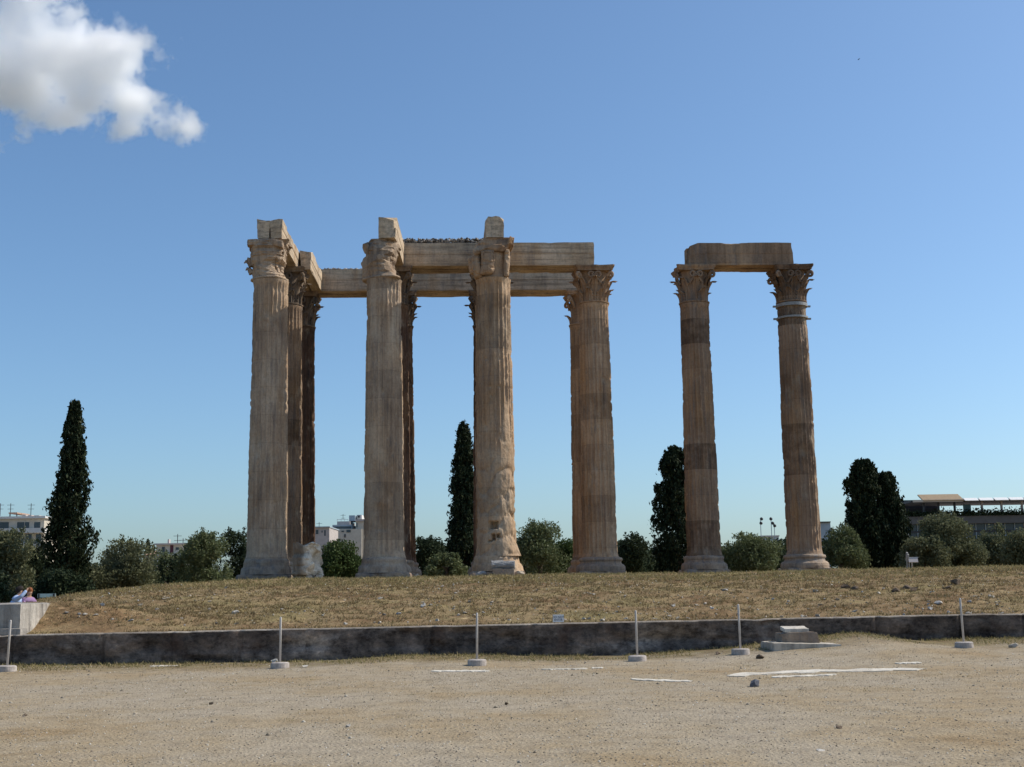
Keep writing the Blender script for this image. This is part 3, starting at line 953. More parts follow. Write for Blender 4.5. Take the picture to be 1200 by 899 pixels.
c6 = column(942, Y2, 'right column of the separate pair, with two metal bands below its capital', 109, MT['brown'], MT['base'], .90, .76, lambda T, Z, h: .0 + .75 * np.clip(1.5 - dang(T, -.45) / .55, 0, 1), .1, breakage=.12)
for zz in (-.06, -.78):
    b = MB()
    zc = ABT - GZ - CAPH + zz
    hb = .14 if zz > -.3 else .07
    b.lathe([(.80, zc - hb), (.845, zc - hb), (.845, zc + .03), (.80, zc + .03)], 48)
    for sx in (-1, 1):
        b.box(sx * .92, 0, zc - hb / 2, .2, .12, .09)
    b.build('metal_band', MT['iron'], c6)
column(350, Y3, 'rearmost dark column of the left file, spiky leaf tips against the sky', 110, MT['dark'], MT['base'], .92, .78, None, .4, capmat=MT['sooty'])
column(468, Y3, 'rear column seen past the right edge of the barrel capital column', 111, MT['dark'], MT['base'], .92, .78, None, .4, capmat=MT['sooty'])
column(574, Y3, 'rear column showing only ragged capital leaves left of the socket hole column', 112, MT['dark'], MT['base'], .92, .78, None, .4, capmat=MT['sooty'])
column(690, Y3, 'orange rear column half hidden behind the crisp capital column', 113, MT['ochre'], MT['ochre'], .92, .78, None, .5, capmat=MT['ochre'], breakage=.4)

# ---- architrave beams
def beam(p0, p1, w, h, z, label, seed, off=0.0, mat=None, fas=1, amp=.018, chips=.05, shape=None, name='architrave_beam'):
    """a stone beam between two ground points, shifted sideways by off; stepped bands on both faces"""
    p0, p1 = Vector(p0), Vector(p1)
    d = p1 - p0
    L = d.length
    a = math.atan2(d.y, d.x)
    n = max(12, int(L / .1))
    hw = w / 2
    prof = [(-hw + .03, 0), (-hw + .03, h * .10), (-hw + .03, h * .22), (-hw + .025, h * .34), (-hw + .025, h * .50), (-hw + .005, h * .52), (-hw, h * .64), (-hw, h * .76), (-hw, h * .88), (-hw - .005, h * .94), (-hw - .005, h)]
    if not fas: prof = [(-hw, 0), (-hw, h * .15), (-hw, h * .3), (-hw, h * .45), (-hw, h * .6), (-hw, h * .75), (-hw, h * .9), (-hw, h)]
    prof = prof + [(-hw * .4, h), (hw * .4, h)] + [(-q, zz) for q, zz in prof[::-1]] + [(hw * .4, 0), (-hw * .4, 0)]
    m = len(prof)
    xs = np.linspace(0, L, n)
    PX = np.repeat(xs[None, :], m, 0)
    PY = np.array([q[0] for q in prof])[:, None] + 0 * PX
    PZ = np.array([q[1] for q in prof])[:, None] + 0 * PX
    nn = fbm(PX * 1.5 + seed, PY * 1.5, PZ * 2.5, seed, 5)
    cc = np.clip(fbm(PX * .9 + seed, PY * .9, PZ * .9, seed + 3, 4) - .52, 0, 1)
    edge = ((PZ < .06) | (PZ > h - .06)) & (np.abs(PY) > hw * .6)
    dd = (nn - .5) * 2 * amp + np.where(edge, -cc * chips * 5, -cc * chips)
    PY = PY + np.sign(PY) * dd
    PZ = PZ + np.where(PZ > h * .9, dd * .8, 0) - np.where(PZ < h * .1, dd * .6, 0)
    PX = PX + ((fbm(PY * 2, PZ * 2, seed, seed + 8, 3) - .5) * .22) * np.where((PX < .01) | (PX > L - .01), 1, 0)
    V = np.stack([PX, PY + off, PZ], -1).reshape(-1, 3)
    if shape: V = shape(V, L, h)
    g = grid_faces(n, m)
    k = np.arange(n - 1)
    wr = np.stack([(m - 1) * n + k, (m - 1) * n + k + 1, k + 1, k], -1)
    Fc = np.concatenate([g, wr]).tolist()
    Fc.append([i * n for i in range(m)]); Fc.append([i * n + n - 1 for i in range(m)][::-1])
    fresh = np.clip(cc * np.where(edge, 4, .6), 0, 1).ravel()
    o = mesh_obj(name, V, Fc, mat or MT['beam'], attr={'fresh': fresh})
    o.location = (p0.x, p0.y, z)
    o.rotation_euler = (0, 0, a)
    return tag(o, label, 'stone beam', 'architrave beams on the temple columns', 'thing')

def rp(px, Y0):
    x, y = row(Y0, px)
    return Vector((x, y, 0))
fd = Vector((-math.sin(TY), math.cos(TY), 0)); rd = Vector((math.cos(TY), math.sin(TY), 0))
A1, A2, A3 = rp(313, Y1), rp(333, Y2), rp(350, Y3)
B1, B2, B3 = rp(450, Y1), rp(461, Y2), rp(468, Y3)
C1, C2, C3 = rp(582, Y1), rp(578, Y2), rp(574, Y3)
D2, D3 = rp(703, Y2), rp(690, Y3)
E2, F2 = rp(824.5, Y2), rp(942, Y2)
ZB = ABT - .01
ha = 1.12
def ragged_end(V, L, h):
    k = np.clip(1 - V[:, 0] / .5, 0, 1)
    V[:, 2] = np.where(V[:, 2] > h * .6, V[:, 2] - k * .05 * (1 + np.sin(V[:, 1] * 5 + 1)), V[:, 2])
    return V
def rounded_end(V, L, h):
    k = np.clip(1 - V[:, 0] / .35, 0, 1) * (V[:, 2] > h * .5)
    V[:, 1] = V[:, 1] * (1 - .25 * k * (V[:, 2] / h))
    s = V[:, 1]
    V[:, 2] -= k * .35 * np.clip(-s + .05, 0, 1) + k * .08
    return V
def two_lobed(V, L, h):
    k = np.clip(1 - V[:, 0] / .6, 0, 1) * (V[:, 2] > h * .45)
    V[:, 1] *= 1 - .45 * k * np.clip((V[:, 2] / h - .5) * 2, 0, 1) ** 2
    V[:, 2] -= k * .08 * np.exp(-(V[:, 1] / .06) ** 2)
    return V
beam(A1 - fd * .75, A2 - fd * .05, .62, .98, ZB, 'beam end on the left front column, outer half of the split pair', 201, .30, shape=ragged_end)
beam(A1 - fd * .75, A2 - fd * .05, .60, .96, ZB, 'beam on the left front column, inner half with a long sunlit side', 202, -.325, shape=ragged_end)
beam(A2 - fd * .30, A3 - fd * .9, .62, 1.06, ZB, 'short sunlit beam running back behind the left end column', 203, -.98, shape=ragged_end)
beam(A2 + fd * .02, A3 - fd * .9, .62, 1.02, ZB, 'inner beam running back over the second and third left columns', 204, -.33)
beam(B1 - fd * .7, B2 - fd * 1.0, .90, 1.14, ZB, 'single beam end with rounded top on the barrel shaped capital', 205, -.18, shape=rounded_end)
beam(C1 - fd * .75, C2 - fd * 1.0, .92, 1.08, ZB, 'two lobed beam end on the column with socket holes', 206, -.10, shape=two_lobed)
hb2 = 1.24
beam(B2 - rd * .45, C2 - rd * .01, .72, hb2, ZB, 'front beam of the middle row topped with dark rubble', 207, -.60)
beam(B2 - rd * .2, C2 - rd * .01, .72, hb2, ZB, 'back beam of the middle row under the dark rubble', 208, .45)
beam(C2 + rd * .01, D2 - rd * .02, .72, hb2, ZB, 'clean banded beam ending square above the crisp acanthus capital', 209, -.60)
beam(C2 + rd * .01, D2 - rd * .3, .72, hb2, ZB, 'broken underside beam behind the square ended banded one', 210, .45, amp=.05, chips=.15)
beam(A3 + rd * .02, B3 - rd * .01, .72, 1.28, ZB, 'rear row beam with open sky below, first from the left file', 211, -.60)
beam(A3 + rd * .05, B3 - rd * .01, .72, 1.28, ZB, 'rearmost beam whose dark underside shows beside the left file', 212, .45)
beam(B3 + rd * .01, C3 - rd * .01, .72, 1.2, ZB, 'rear row beam seen below the rubble topped beam', 213, -.60)
beam(B3 + rd * .01, C3 - rd * .01, .72, 1.2, ZB, 'rearmost beam shaded below the rubble topped one', 214, .45)
beam(C3 + rd * .01, D3 - rd * .05, .72, 1.2, ZB, 'rear row beam with a sunlit top edge left of the crisp capital', 215, -.60)
beam(C3 + rd * .01, D3 - rd * .05, .72, 1.2, ZB, 'rearmost shaded beam left of the crisp capital', 216, .45)
def chewed(V, L, h):
    k = np.clip(1 - V[:, 0] / .55, 0, 1) * (V[:, 2] > h * .5)
    V[:, 2] -= k * .22
    V[:, 0] += np.where((V[:, 0] < .1) & (V[:, 2] > h * .45), .18, 0)
    return V
beam(E2 - rd * .38, F2 - rd * .02, .80, 1.22, ZB, 'beam joining the separate pair of columns, chewed at one corner', 217, -.42, shape=chewed, mat=MT['brown'])
beam(E2 - rd * .30, F2 - rd * .02, .80, 1.16, ZB, 'rear beam of the separate pair, only its underside showing', 218, .46, mat=MT['brown'])

def rubble_strip(p0, p1, w, z, h, label, n, seed):
    r = np.random.default_rng(seed)
    p0, p1 = Vector(p0), Vector(p1)
    d = p1 - p0
    L = d.length; d.normalize(); s = Vector((-d.y, d.x, 0))
    V, Fc = [], []
    oct_ = np.array([(1, 0, 0), (-1, 0, 0), (0, 1, 0), (0, -1, 0), (0, 0, 1), (0, 0, -1)], float)
    of = [(0, 2, 4), (2, 1, 4), (1, 3, 4), (3, 0, 4), (2, 0, 5), (1, 2, 5), (3, 1, 5), (0, 3, 5)]
    for i in range(n):
        c = p0 + d * (r.random() * L) + s * ((r.random() - .5) * w)
        sc = r.uniform(.04, .10, 3)
        q = oct_ * sc * r.uniform(.7, 1.2, (6, 1))
        zz = z + r.random() * h
        b = len(V)
        V += [(c.x + a[0], c.y + a[1], zz + a[2]) for a in q]
        Fc += [tuple(b + j for j in f) for f in of]
    o = mesh_obj('rubble', V, Fc, MT['rubble'])
    return tag(o, label, 'rubble', kind='stuff')
rubble_strip(B2 - rd * .3, C2 - rd * .1, 1.5, ZB + hb2, .30, 'dark pebbly rubble layer on top of the middle row beam', 3200, 3)
rubble_strip(A3 + rd * .3, B3 - rd * .3, 1.5, ZB + 1.28, .10, 'thin pebbly rubble layer on top of the rear beam', 1300, 4)

# ------------------------------------------------------------------ fallen stones round the columns
p = at(361, 676, 59.0)
P, Fc = nbox(.98, 1.35, 1.42, .05, .07, 2.2, 301, .08, .18)
rt = (P[:, 0] > .1) * sstep(.25, .5, P[:, 0])
P[:, 0] -= rt * .22 * np.exp(-((P[:, 1] - .05 - (P[:, 2] - .7) * .3) / .22) ** 2) * sstep(.02, .3, P[:, 2]) * (1 - sstep(1.0, 1.35, P[:, 2]))
P[:, 0] += rt * .14 * np.sin(P[:, 2] * 6 + P[:, 1] * 4)
P[:, 2] -= (P[:, 2] > .9) * np.clip(P[:, 1] + P[:, 0] * .3 - .1, 0, 1) * .18
P[:, 2] += (P[:, 2] > 1.1) * .07 * np.sin(P[:, 0] * 7 + P[:, 1] * 5)
P += (fbm(P[:, 0] * 5, P[:, 1] * 5, P[:, 2] * 5, 91, 4) - .5)[:, None] * .14 * np.sign(P)
sunlit_side = sstep(.05, .3, P[:, 0])  # right face coloured paler to read as sunlit, the rest stays shade-dark
P = facet(P, 77, 40, .12, (-2.6, 1.0), (.1, 1.4), .3)
P = rotz(P, (0, 0), R(-24))
zb = float(mz(p.x, p.y))
tag(mesh_obj('marble_fragment', P + np.array([p.x, p.y, zb + .26]), Fc, MT['fragment'], attr={'fresh': sunlit_side}),
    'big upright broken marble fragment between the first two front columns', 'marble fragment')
for (dx, dy, sx, lb) in ((-.38, 0, .5, 'grey footing stone in shade under the upright marble fragment'), (.13, -.2, .28, 'middle white footing stone under the upright marble fragment'), (.55, -.1, .24, 'small white footing stone at the outer edge of the upright marble fragment')):
    P, Fc = nbox(sx, .7, .34, .1, .02, 3, 310 + int(dx * 10), .02, .03)
    tag(mesh_obj('footing_stone', P + np.array([p.x + dx, p.y + dy, zb - .07]), Fc, MT['slab']), lb, 'footing stone', 'footing stones under the marble fragment')
pc = at(596, 668, 59.3)
for (px_, lb, sd) in ((583, 'left scroll topped grey block at the foot of the crumbling column', 1), (596.5, 'right scroll topped grey block at the foot of the crumbling column', 2)):
    q = at(px_, 668, 59.2)
    zq = float(mz(q.x, q.y))
    t = thing('carved_block', lb, 'carved block', (q.x, q.y, zq), R(2 if sd == 1 else -3), 'scroll topped blocks at the crumbling column')
    P, Fc = nbox(.50, .55, .46, .06, .02, 3, 320 + sd, .03, .04); mesh_obj('lower_block', P + np.array([0, 0, -.02]), Fc, MT['base'], t)
    b = MB()
    ns, L = 18, .54
    V, Fc = [], []
    for i in range(8):
        xx = -L / 2 + L * i / 7
        for k in range(ns):
            a = 2 * math.pi * k / ns
            rr = .19 + .012 * math.sin(k * 2.1 + i)
            V.append((xx, rr * 1.2 * math.cos(a), .60 + rr * math.sin(a)))
    Fc = [(i * ns + k, (i + 1) * ns + k, (i + 1) * ns + (k + 1) % ns, i * ns + (k + 1) % ns) for i in range(7) for k in range(ns)]
    Fc += [tuple(range(ns)), tuple(range(7 * ns, 8 * ns))[::-1]]
    b.add(V, Fc)
    b.build('scroll', MT['greystone'], t)
def loose_rock(px, py, Y, sx, sy, sz, seed, label, mat, group=None, name='fallen_stone', cat='stone'):
    q = at(px, py, Y)
    P, Fc = rock_mesh(sx, sy, sz, seed)
    z = float(mz(q.x, q.y)) + sz * .32
    o = mesh_obj(name, P + np.array([q.x, q.y, z]), Fc, mat)
    return tag(o, label, cat, group)
loose_rock(586, 660, 59.8, .55, .5, .5, 331, 'pale wedge of stone leaning above the scroll topped blocks', MT['fresh']).location.z = .55
loose_rock(566, 672, 59.2, .75, .5, .42, 332, 'blue grey broken stone left of the scroll topped blocks', MT['greystone'])
loose_rock(573, 674, 58.9, .35, .3, .25, 334, 'small grey stone between the broken stone and the scroll blocks', MT['greystone'])
loose_rock(609, 670, 59.2, .75, .5, .62, 333, 'pale lump with a hollow right of the scroll topped blocks', MT['fresh'])
loose_rock(489, 677, 59.5, .38, .35, .45, 335, 'small pale stone at the right foot of the barrel capital column', MT['fresh'])
loose_rock(346, 678, 59.0, .16, .3, .6, 336, 'thin sunlit sliver of stone at the right foot of the left end column', MT['fresh'])

# ------------------------------------------------------------------ things in front of the wall
post_px = [(8, 787, 'leftmost post, slightly tilted, in front of the stone block'), (328, 783, 'grey post on a round base, second along from the stone block'),
           (559, 780, 'grey post between the block end and the sign, third along'), (747, 775, 'grey post right of the small white sign'),
           (868, 767, 'grey post just left of the stepped pedestal stones'), (1130, 759, 'grey post right of the stepped pedestal, far end of the line')]
proto = thing('barrier_post', '', 'post', group='barrier posts along the wall')
b = MB(); b.lathe([(.002, .06), (.024, .06), (.024, 1.08), (.016, 1.10), (.002, 1.105)], 12); b.build('pole', MT['post'], proto, True)
b = MB(); b.lathe([(.20, -.06), (.205, .02), (.20, .11), (.17, .125), (.03, .13)], 28); b.build('foot', MT['concrete'], proto)
post_pos = []
for i, (px_, py_, lb) in enumerate(post_px):
    q = march(px_, py_, gz, 15, 31)
    o = proto if i == 0 else copy_tree(proto)
    o.location = q
    o['label'] = lb
    o.rotation_euler = (R(rng.uniform(-1, 1)), R((-1.6, .3, -.6, .4, -.8, .5)[i]), rng.random() * 6)
    post_pos.append(q)

# sign on the wall top
q = at(654.5, 736, float(Yw(1.1)) + .08)
sg = thing('warning_sign', 'small white sign with two lines of dark blue capitals on the wall top', 'sign', (q.x, q.y, float(Wtop(q.x))), R(3))
b = MB(); b.box(0, 0, .12, .27, .012, .18); b.build('plate', MT['signwhite'], sg)
for sx in (-1, 1):
    b = MB(); b.tube([(sx * .09, .018, -.02), (sx * .09, .018, .16)], .008, 6); b.build('stake', MT['darkmetal'], sg)
for txt, zz in (('DO NOT', .125), ('ENTER', .06)):
    cu = bpy.data.curves.new('lettering', 'FONT'); cu.body = txt; cu.size = .07; cu.align_x = 'CENTER'; cu.extrude = .002
    to = bpy.data.objects.new('lettering_curve', cu); COL.objects.link(to)
    bpy.context.view_layer.update()
    me = bpy.data.meshes.new_from_object(to.evaluated_get(bpy.context.evaluated_depsgraph_get()))
    bpy.data.objects.remove(to)
    me.materials.clear(); me.materials.append(MT['signblue'])
    lo = bpy.data.objects.new('lettering', me); COL.objects.link(lo); lo.parent = sg
    lo.location = (0, -.0085, zz); lo.rotation_euler = (R(90), 0, 0)

# stepped pedestal
q = march(935, 753, gz, 20, 31)
q.y = 29.9; q.x = at(935, 753, 29.9).x
zb = at(935, 754, 29.6).z
P, Fc = nbox(1.55, 1.2, .22, .08, .015, 3, 401, .02, .05)
P[:, 2] -= P[:, 0] * .035
P = rotz(P + np.array([q.x + .05, q.y, zb - .215]), (q.x, q.y), R(4))
tag(mesh_obj('paving_slab', P, Fc, MT['slab']), 'thin pale slab lying on the grass under the stepped pedestal', 'stone slab')
P, Fc = nbox(.92, .5, .26, .05, .012, 4, 402, .02, .05)
P[:, 0] += np.where(P[:, 0] > .3, -(P[:, 2]) * .2, 0)
P = rotz(P + np.array([q.x, q.y + .05, zb - .015]), (q.x, q.y), R(3))
tag(mesh_obj('pedestal_block', P, Fc, MT['base']), 'grey pedestal block in shade standing on the pale slab', 'stone block')
P, Fc = nbox(.58, .42, .09, .05, .008, 4, 403, .015, .03)
P[:, 2] += (P[:, 1]) * .12
P = rotz(P + np.array([q.x - .04, q.y + .06, zb + .26]), (q.x, q.y), R(3))
tag(mesh_obj('cap_stone', P, Fc, MT['slab']), 'bright flat cap stone on top of the pedestal block', 'stone slab')

# white stone strips set flush in the gravel
def strip(pxs, wy, label, seed):
    """a thin worn slab; pxs = centre line as seen, wy = its width across in metres"""
    pts = [march(a, c, gz, 12, 31) for a, c in pxs]
    n = 40
    s = np.linspace(0, 1, n)
    cx_ = np.interp(s, np.linspace(0, 1, len(pts)), [p.x for p in pts]); cy_ = np.interp(s, np.linspace(0, 1, len(pts)), [p.y for p in pts])
    wob = (fbm(s * 14, 0, 0, seed, 3) - .5) * wy * .7
    wob2 = (fbm(s * 14, 5, 0, seed, 3) - .5) * wy * .7
    tp = np.minimum(1, np.minimum(s, 1 - s) * 12 + .15)
    V = []
    for off, dz in ((-1, -.05), (-1, .012), (1, .012), (1, -.05)):
        w = (wob if off < 0 else wob2)
        yy = cy_ + off * wy / 2 * tp + w
        V.append(np.stack([cx_, yy, gz(cx_, yy) + dz + (fbm(s * 9, off, 2, seed + 1, 2) - .5) * .012], -1))
    V = np.concatenate(V)
    Fc = grid_faces(n, 4).tolist()
    Fc += [[0, n, 2 * n, 3 * n], [n - 1, 4 * n - 1, 3 * n - 1, 2 * n - 1]]
    return tag(mesh_obj('stone_strip', V, Fc, MT['strip']), label, 'paving strip', 'white stone strips set in the gravel')
strip([(852, 792), (905, 789), (960, 786.5), (1020, 785.5), (1083, 784.5)], .62, 'longest white stone strip in the gravel, below the pedestal', 1)
strip([(905, 794.3), (980, 791)], .22, 'thin white strip alongside the longest one', 2)
strip([(1050, 778), (1079, 777)], .35, 'short white stone patch above the end of the longest strip', 3)
strip([(740, 796.5), (772, 798), (812, 798.5)], .28, 'bent white strip lying nearest, below the post by the sign', 4)
strip([(634, 785), (689, 783.8)], .30, 'straight white strip in the gravel below the small sign', 5)
strip([(693, 783.5), (707, 783)], .22, 'tiny white strip continuing the one below the small sign', 6)
strip([(505, 787), (574, 786.8)], .30, 'faint white strip under the base of the middle post', 7)
strip([(176, 781), (210, 780.5)], .22, 'faint pale strip near the wall between the two left posts', 8)

def ground_stone(px, py, s, seed, label, mat, group=None, hf=gz, y0=9, y1=31, flat=.6, name='loose_stone'):
    q = march(px, py, hf, y0, y1)
    P, Fc = rock_mesh(s * 1.25, s, s * flat * 1.3, seed, 12, 3)
    o = mesh_obj(name, P, Fc, mat)
    o.location = q + Vector((0, 0, s * flat * .22))
    o.rotation_euler = (0, 0, seed * 1.3)
    return tag(o, label, 'stone', group)
MT['bluerock'] = stone('dark_blue_stone', (.07, .075, .09), (.13, .135, .155), (.22, .22, .24), greyamt=.2, orange=.05)
MT['lightrock'] = stone('pale_limestone', (.34, .31, .27), (.52, .48, .42), (.66, .62, .55), greyamt=.15, orange=.1)
MT['chip'] = stone('dull_limestone', (.26, .225, .18), (.40, .355, .295), (.52, .47, .40), greyamt=.3, orange=.2)
MT['darkrock'] = stone('dark_earth_clod', (.07, .05, .035), (.13, .095, .065), (.2, .15, .11), greyamt=.2, orange=.1)
ground_stone(884, 805, .22, 3, 'dark blue grey rounded stone near the left end of the longest strip', MT['bluerock'], flat=.8)
ground_stone(407, 852, .075, 4, 'small round pale stone alone on the gravel in front of the second post', MT['lightrock'], flat=.8)
ground_stone(593, 826, .07, 5, 'small dark stone on the gravel below the middle post', MT['darkrock'])
ground_stone(961, 880, 1 / 9, 6, 'bright flat white chip on the gravel close to the camera', MT['lightrock'], flat=.25)
ground_stone(893, 772, .2, 7, 'lump of earth beside the slab of the pedestal', MT['darkrock'])
ground_stone(358, 782.5, .16, 8, 'pale stone on the grass beside the second post', MT['lightrock'])
ground_stone(322, 776, .2, 9, 'pale stone against the wall foot left of the second post', MT['lightrock'])
ground_stone(1188, 759, .2, 10, 'pale stone on the grass at the far right edge', MT['lightrock'])
ground_stone(29, 839, .10, 11, 'dark clod on the gravel at the left', MT['darkrock'])
ground_stone(247, 826, .08, 12, 'tiny dark clod on the gravel between the two left posts', MT['darkrock'])
ground_stone(841, 767, .18, 13, 'brown clod left of the post by the pedestal', MT['darkrock'])
ground_stone(984, 854, .08, 14, 'dark pebble in the gravel right of centre', MT['darkrock'])

# stones on the bank: the ones that stand out, then many pale chips that look alike
bank = [(497, 711, .40, 'largest flat white stone on the bank under the barrel capital column'), (955, 694, .50, 'grey boulder on the crest of the bank below the banded column'),
        (850, 692, .40, 'grey half buried stone below the separate pair'), (1098, 708, .45, 'pale broken stone on the bank, upper one of two at the far right'),
        (1090, 714, .42, 'grey broken stone on the bank, lower one of two at the far right'), (789, 711, .32, 'white stone on the bank above the fourth post'),
        (275, 719, .42, 'long flat white stone on the bank between the two left posts'), (405, 732, .28, 'white stone low on the bank above the wall, right of the second post'),
        (120, 709, .34, 'white stone high on the left slope of the bank'), (113, 722, .30, 'white stone in a cluster on the left slope'),
        (445, 733, .28, 'pale stone just above the wall between second and third posts'), (707, 729, .26, 'pale stone right of the small sign')]
for i, (a, c, s, lb) in enumerate(bank):
    ground_stone(a, c, s * .55, 40 + i, lb, MT['greystone'] if 'grey' in lb else MT['lightrock'], hf=mz, y0=32.5, y1=60, flat=.45, name='bank_stone')
k = 0
rr = random.Random(77)
while k < 150:
    a, c = rr.uniform(60, 1195), rr.uniform(686, 738)
    q = march(a, c, mz, 32.8, 49)
    if q.y > 48 or c < 700 and a < 110: continue
    s = rr.choice([.10, .13, .16, .2, .24])
    s *= .72; P, Fc = rock_mesh(s * 1.2, s * rr.uniform(.7, 1.1), s * rr.uniform(.4, .8), 500 + k, 10, 2)
    o = mesh_obj('marble_chip', P, Fc, MT['chip'] if k % 4 else MT['greystone'])
    o.location = q + Vector((0, 0, s * .1)); o.rotation_euler = (rr.uniform(-.3, .3), rr.uniform(-.3, .3), rr.random() * 6)
    tag(o, 'pale stone chip, one of many strewn over the dry bank', 'stone', 'pale chips strewn over the bank')
    k += 1
for i, (a, c, s) in enumerate([(990, 689, .55), (1003, 691, .5), (1062, 690, .6), (1072, 692, .55), (1118, 685, .7), (1050, 693, .45), (1110, 690, .4)]):
    ground_stone(a, c, s * .7, 70 + i, 'dark earthy clod in the eroded edge of the crest at the right', MT['darkrock'], 'dark clods in the eroded crest', mz, 32.5, 60, .5, 'earth_clod')

# ------------------------------------------------------------------ grass and pebbles (uncountable)
def blades(name, n, gen, hf, h0, h1, mat, label, wid=.012):
    r = np.random.default_rng(len(name) + n)
    x, y = gen(r, n)
    z = hf(x, y) - .01
    n = len(x)
    a = r.uniform(0, 2 * np.pi, n)
    h = r.uniform(h0, h1, n) * (.6 + .8 * r.random(n) ** 2)
    lean = r.uniform(.2, 1.5, n) * h
    la = r.uniform(0, 2 * np.pi, n)
    w = wid * r.uniform(.6, 1.5, n) * (y / 30)
    p0 = np.stack([x - np.cos(a) * w, y - np.sin(a) * w, z], -1)
    p1 = np.stack([x + np.cos(a) * w, y + np.sin(a) * w, z], -1)
    p2 = np.stack([x + np.cos(la) * lean, y + np.sin(la) * lean, z + h], -1)
    V = np.stack([p0, p1, p2], 1).reshape(-1, 3)
    Fc = np.arange(3 * n).reshape(-1, 3)
    return tag(mesh_obj(name, V, Fc, mat), label, 'grass', kind='stuff')
def gen_mound(r, n):
    y = 31.9 + (r.random(n) ** .8) * 20
    x = (r.random(n) - .5) * 2 * (y * .52)
    keep = (fbm(x * .8, y * .8, 0, 71, 3) > .36) & (y > Yw(x) + .5)
    return x[keep], y[keep]
blades('dry_grass', 205000, gen_mound, mz, .012, .05, MT['straw'], 'short dry yellow brown grass over the bank')
def gen_tufts(r, n):
    m = n // 14
    cy = 32.4 + r.random(m) ** .9 * 16; cx = (r.random(m) - .5) * 2 * (cy * .52)
    ok = (cy > Yw(cx) + .6)
    cx, cy = cx[ok], cy[ok]
    rad = r.uniform(.03, .13, len(cx))
    x = np.repeat(cx, 14) + r.normal(size=len(cx) * 14) * np.repeat(rad, 14)
    y = np.repeat(cy, 14) + r.normal(size=len(cx) * 14) * np.repeat(rad, 14)
    return x, y
def gen_left_tufts(r, n):
    m = n // 12
    cx = r.uniform(-12.3, -6.5, m); cy = r.uniform(32.2, 38, m)
    rad = np.repeat(r.uniform(.03, .11, m), 12)
    return np.repeat(cx, 12) + r.normal(size=m * 12) * rad, np.repeat(cy, 12) + r.normal(size=m * 12) * rad
blades('bank_end_grass', 7200, gen_left_tufts, mz, .03, .10, MT['straw'], 'dry tufts on the end of the bank by the stone block')
blades('grass_tufts', 67000, gen_tufts, mz, .04, .11, MT['straw'], 'separate dry tufts standing up on the bank')
def gen_crest(r, n):
    y = 45 + r.random(n) * 13
    x = (r.random(n) - .5) * 2 * (y * .52)
    keep = x > -16.5
    return x[keep], y[keep]
blades('crest_grass', 84000, gen_crest, mz, .03, .12, MT['grass'], 'thin greenish grass along the crest of the bank')
def gen_foot(r, n):
    x = (r.random(n) - .5) * 36
    y = Yw(x) - .05 - r.random(n) ** 2.2 * 2.2
    keep = fbm(x * .9, y * .9, 0, 81, 3) > .40
    return x[keep], y[keep]
blades('foot_grass', 26000, gen_foot, gz, .02, .09, MT['grass'], 'green and straw coloured grass along the foot of the wall')
def gen_yard(r, n):
    y = 10.5 + r.random(n) ** .9 * 18
    x = (r.random(n) - .5) * 2 * (y * .44)
    keep = (fbm(x * .28, y * .6, 0, 91, 4) + (r.random(len(x)) - .5) * .12) > .535
    return x[keep], y[keep]
blades('straw_stubble', 90000, gen_yard, gz, .008, .03, MT['straw'], 'flattened straw stubble in patches over the gravel', .006)
def gen_weeds(r, n):
    m = n // 22
    cy = 13 + r.random(m) ** .8 * 16; cx = (r.random(m) - .5) * 2 * (cy * .52)
    ok = (fbm(cx * .3, cy * .5, 0, 96, 3) > .5) & (cy < Yw(cx) - .5)
    cx, cy = cx[ok], cy[ok]
    rad = np.repeat(r.uniform(.03, .16, len(cx)), 22)
    return np.repeat(cx, 22) + r.normal(size=len(cx) * 22) * rad, np.repeat(cy, 22) + r.normal(size=len(cx) * 22) * rad * .6
blades('yard_weeds', 6600, gen_weeds, gz, .01, .04, MT['grass'], 'sparse low weed tufts in the gravel', .008)
def gen_litter(r, n):
    m = n // 30
    cy = 11.5 + r.random(m) ** .9 * 16; cx = (r.random(m) - .5) * 2 * (cy * .52)
    ok = (cy < Yw(cx) - 2)
    cx, cy = cx[ok], cy[ok]
    ln = np.repeat(r.uniform(.08, .55, len(cx)), 30)
    return np.repeat(cx, 30) + r.normal(size=len(cx) * 30) * ln, np.repeat(cy, 30) + r.normal(size=len(cx) * 30) * .10
MT['litter'] = leafy('dry_leaf_litter', [(0, (.07, .045, .025)), (.5, (.16, .10, .055)), (1, (.30, .21, .12))], 0, .9)
blades('leaf_litter', 15000, gen_litter, gz, .003, .012, MT['litter'], 'brown leaf litter drifted in streaks over the gravel', .006)
def gen_top(r, n):
    x = (r.random(n) - .5) * 36
    y = Yw(x) + .36 + r.random(n) * .5
    keep = fbm(x * .7, y, 0, 85, 3) > .45
    return x[keep], y[keep]
blades('wall_top_grass', 9000, gen_top, mz, .03, .10, MT['straw'], 'dry tufts right behind the wall top')

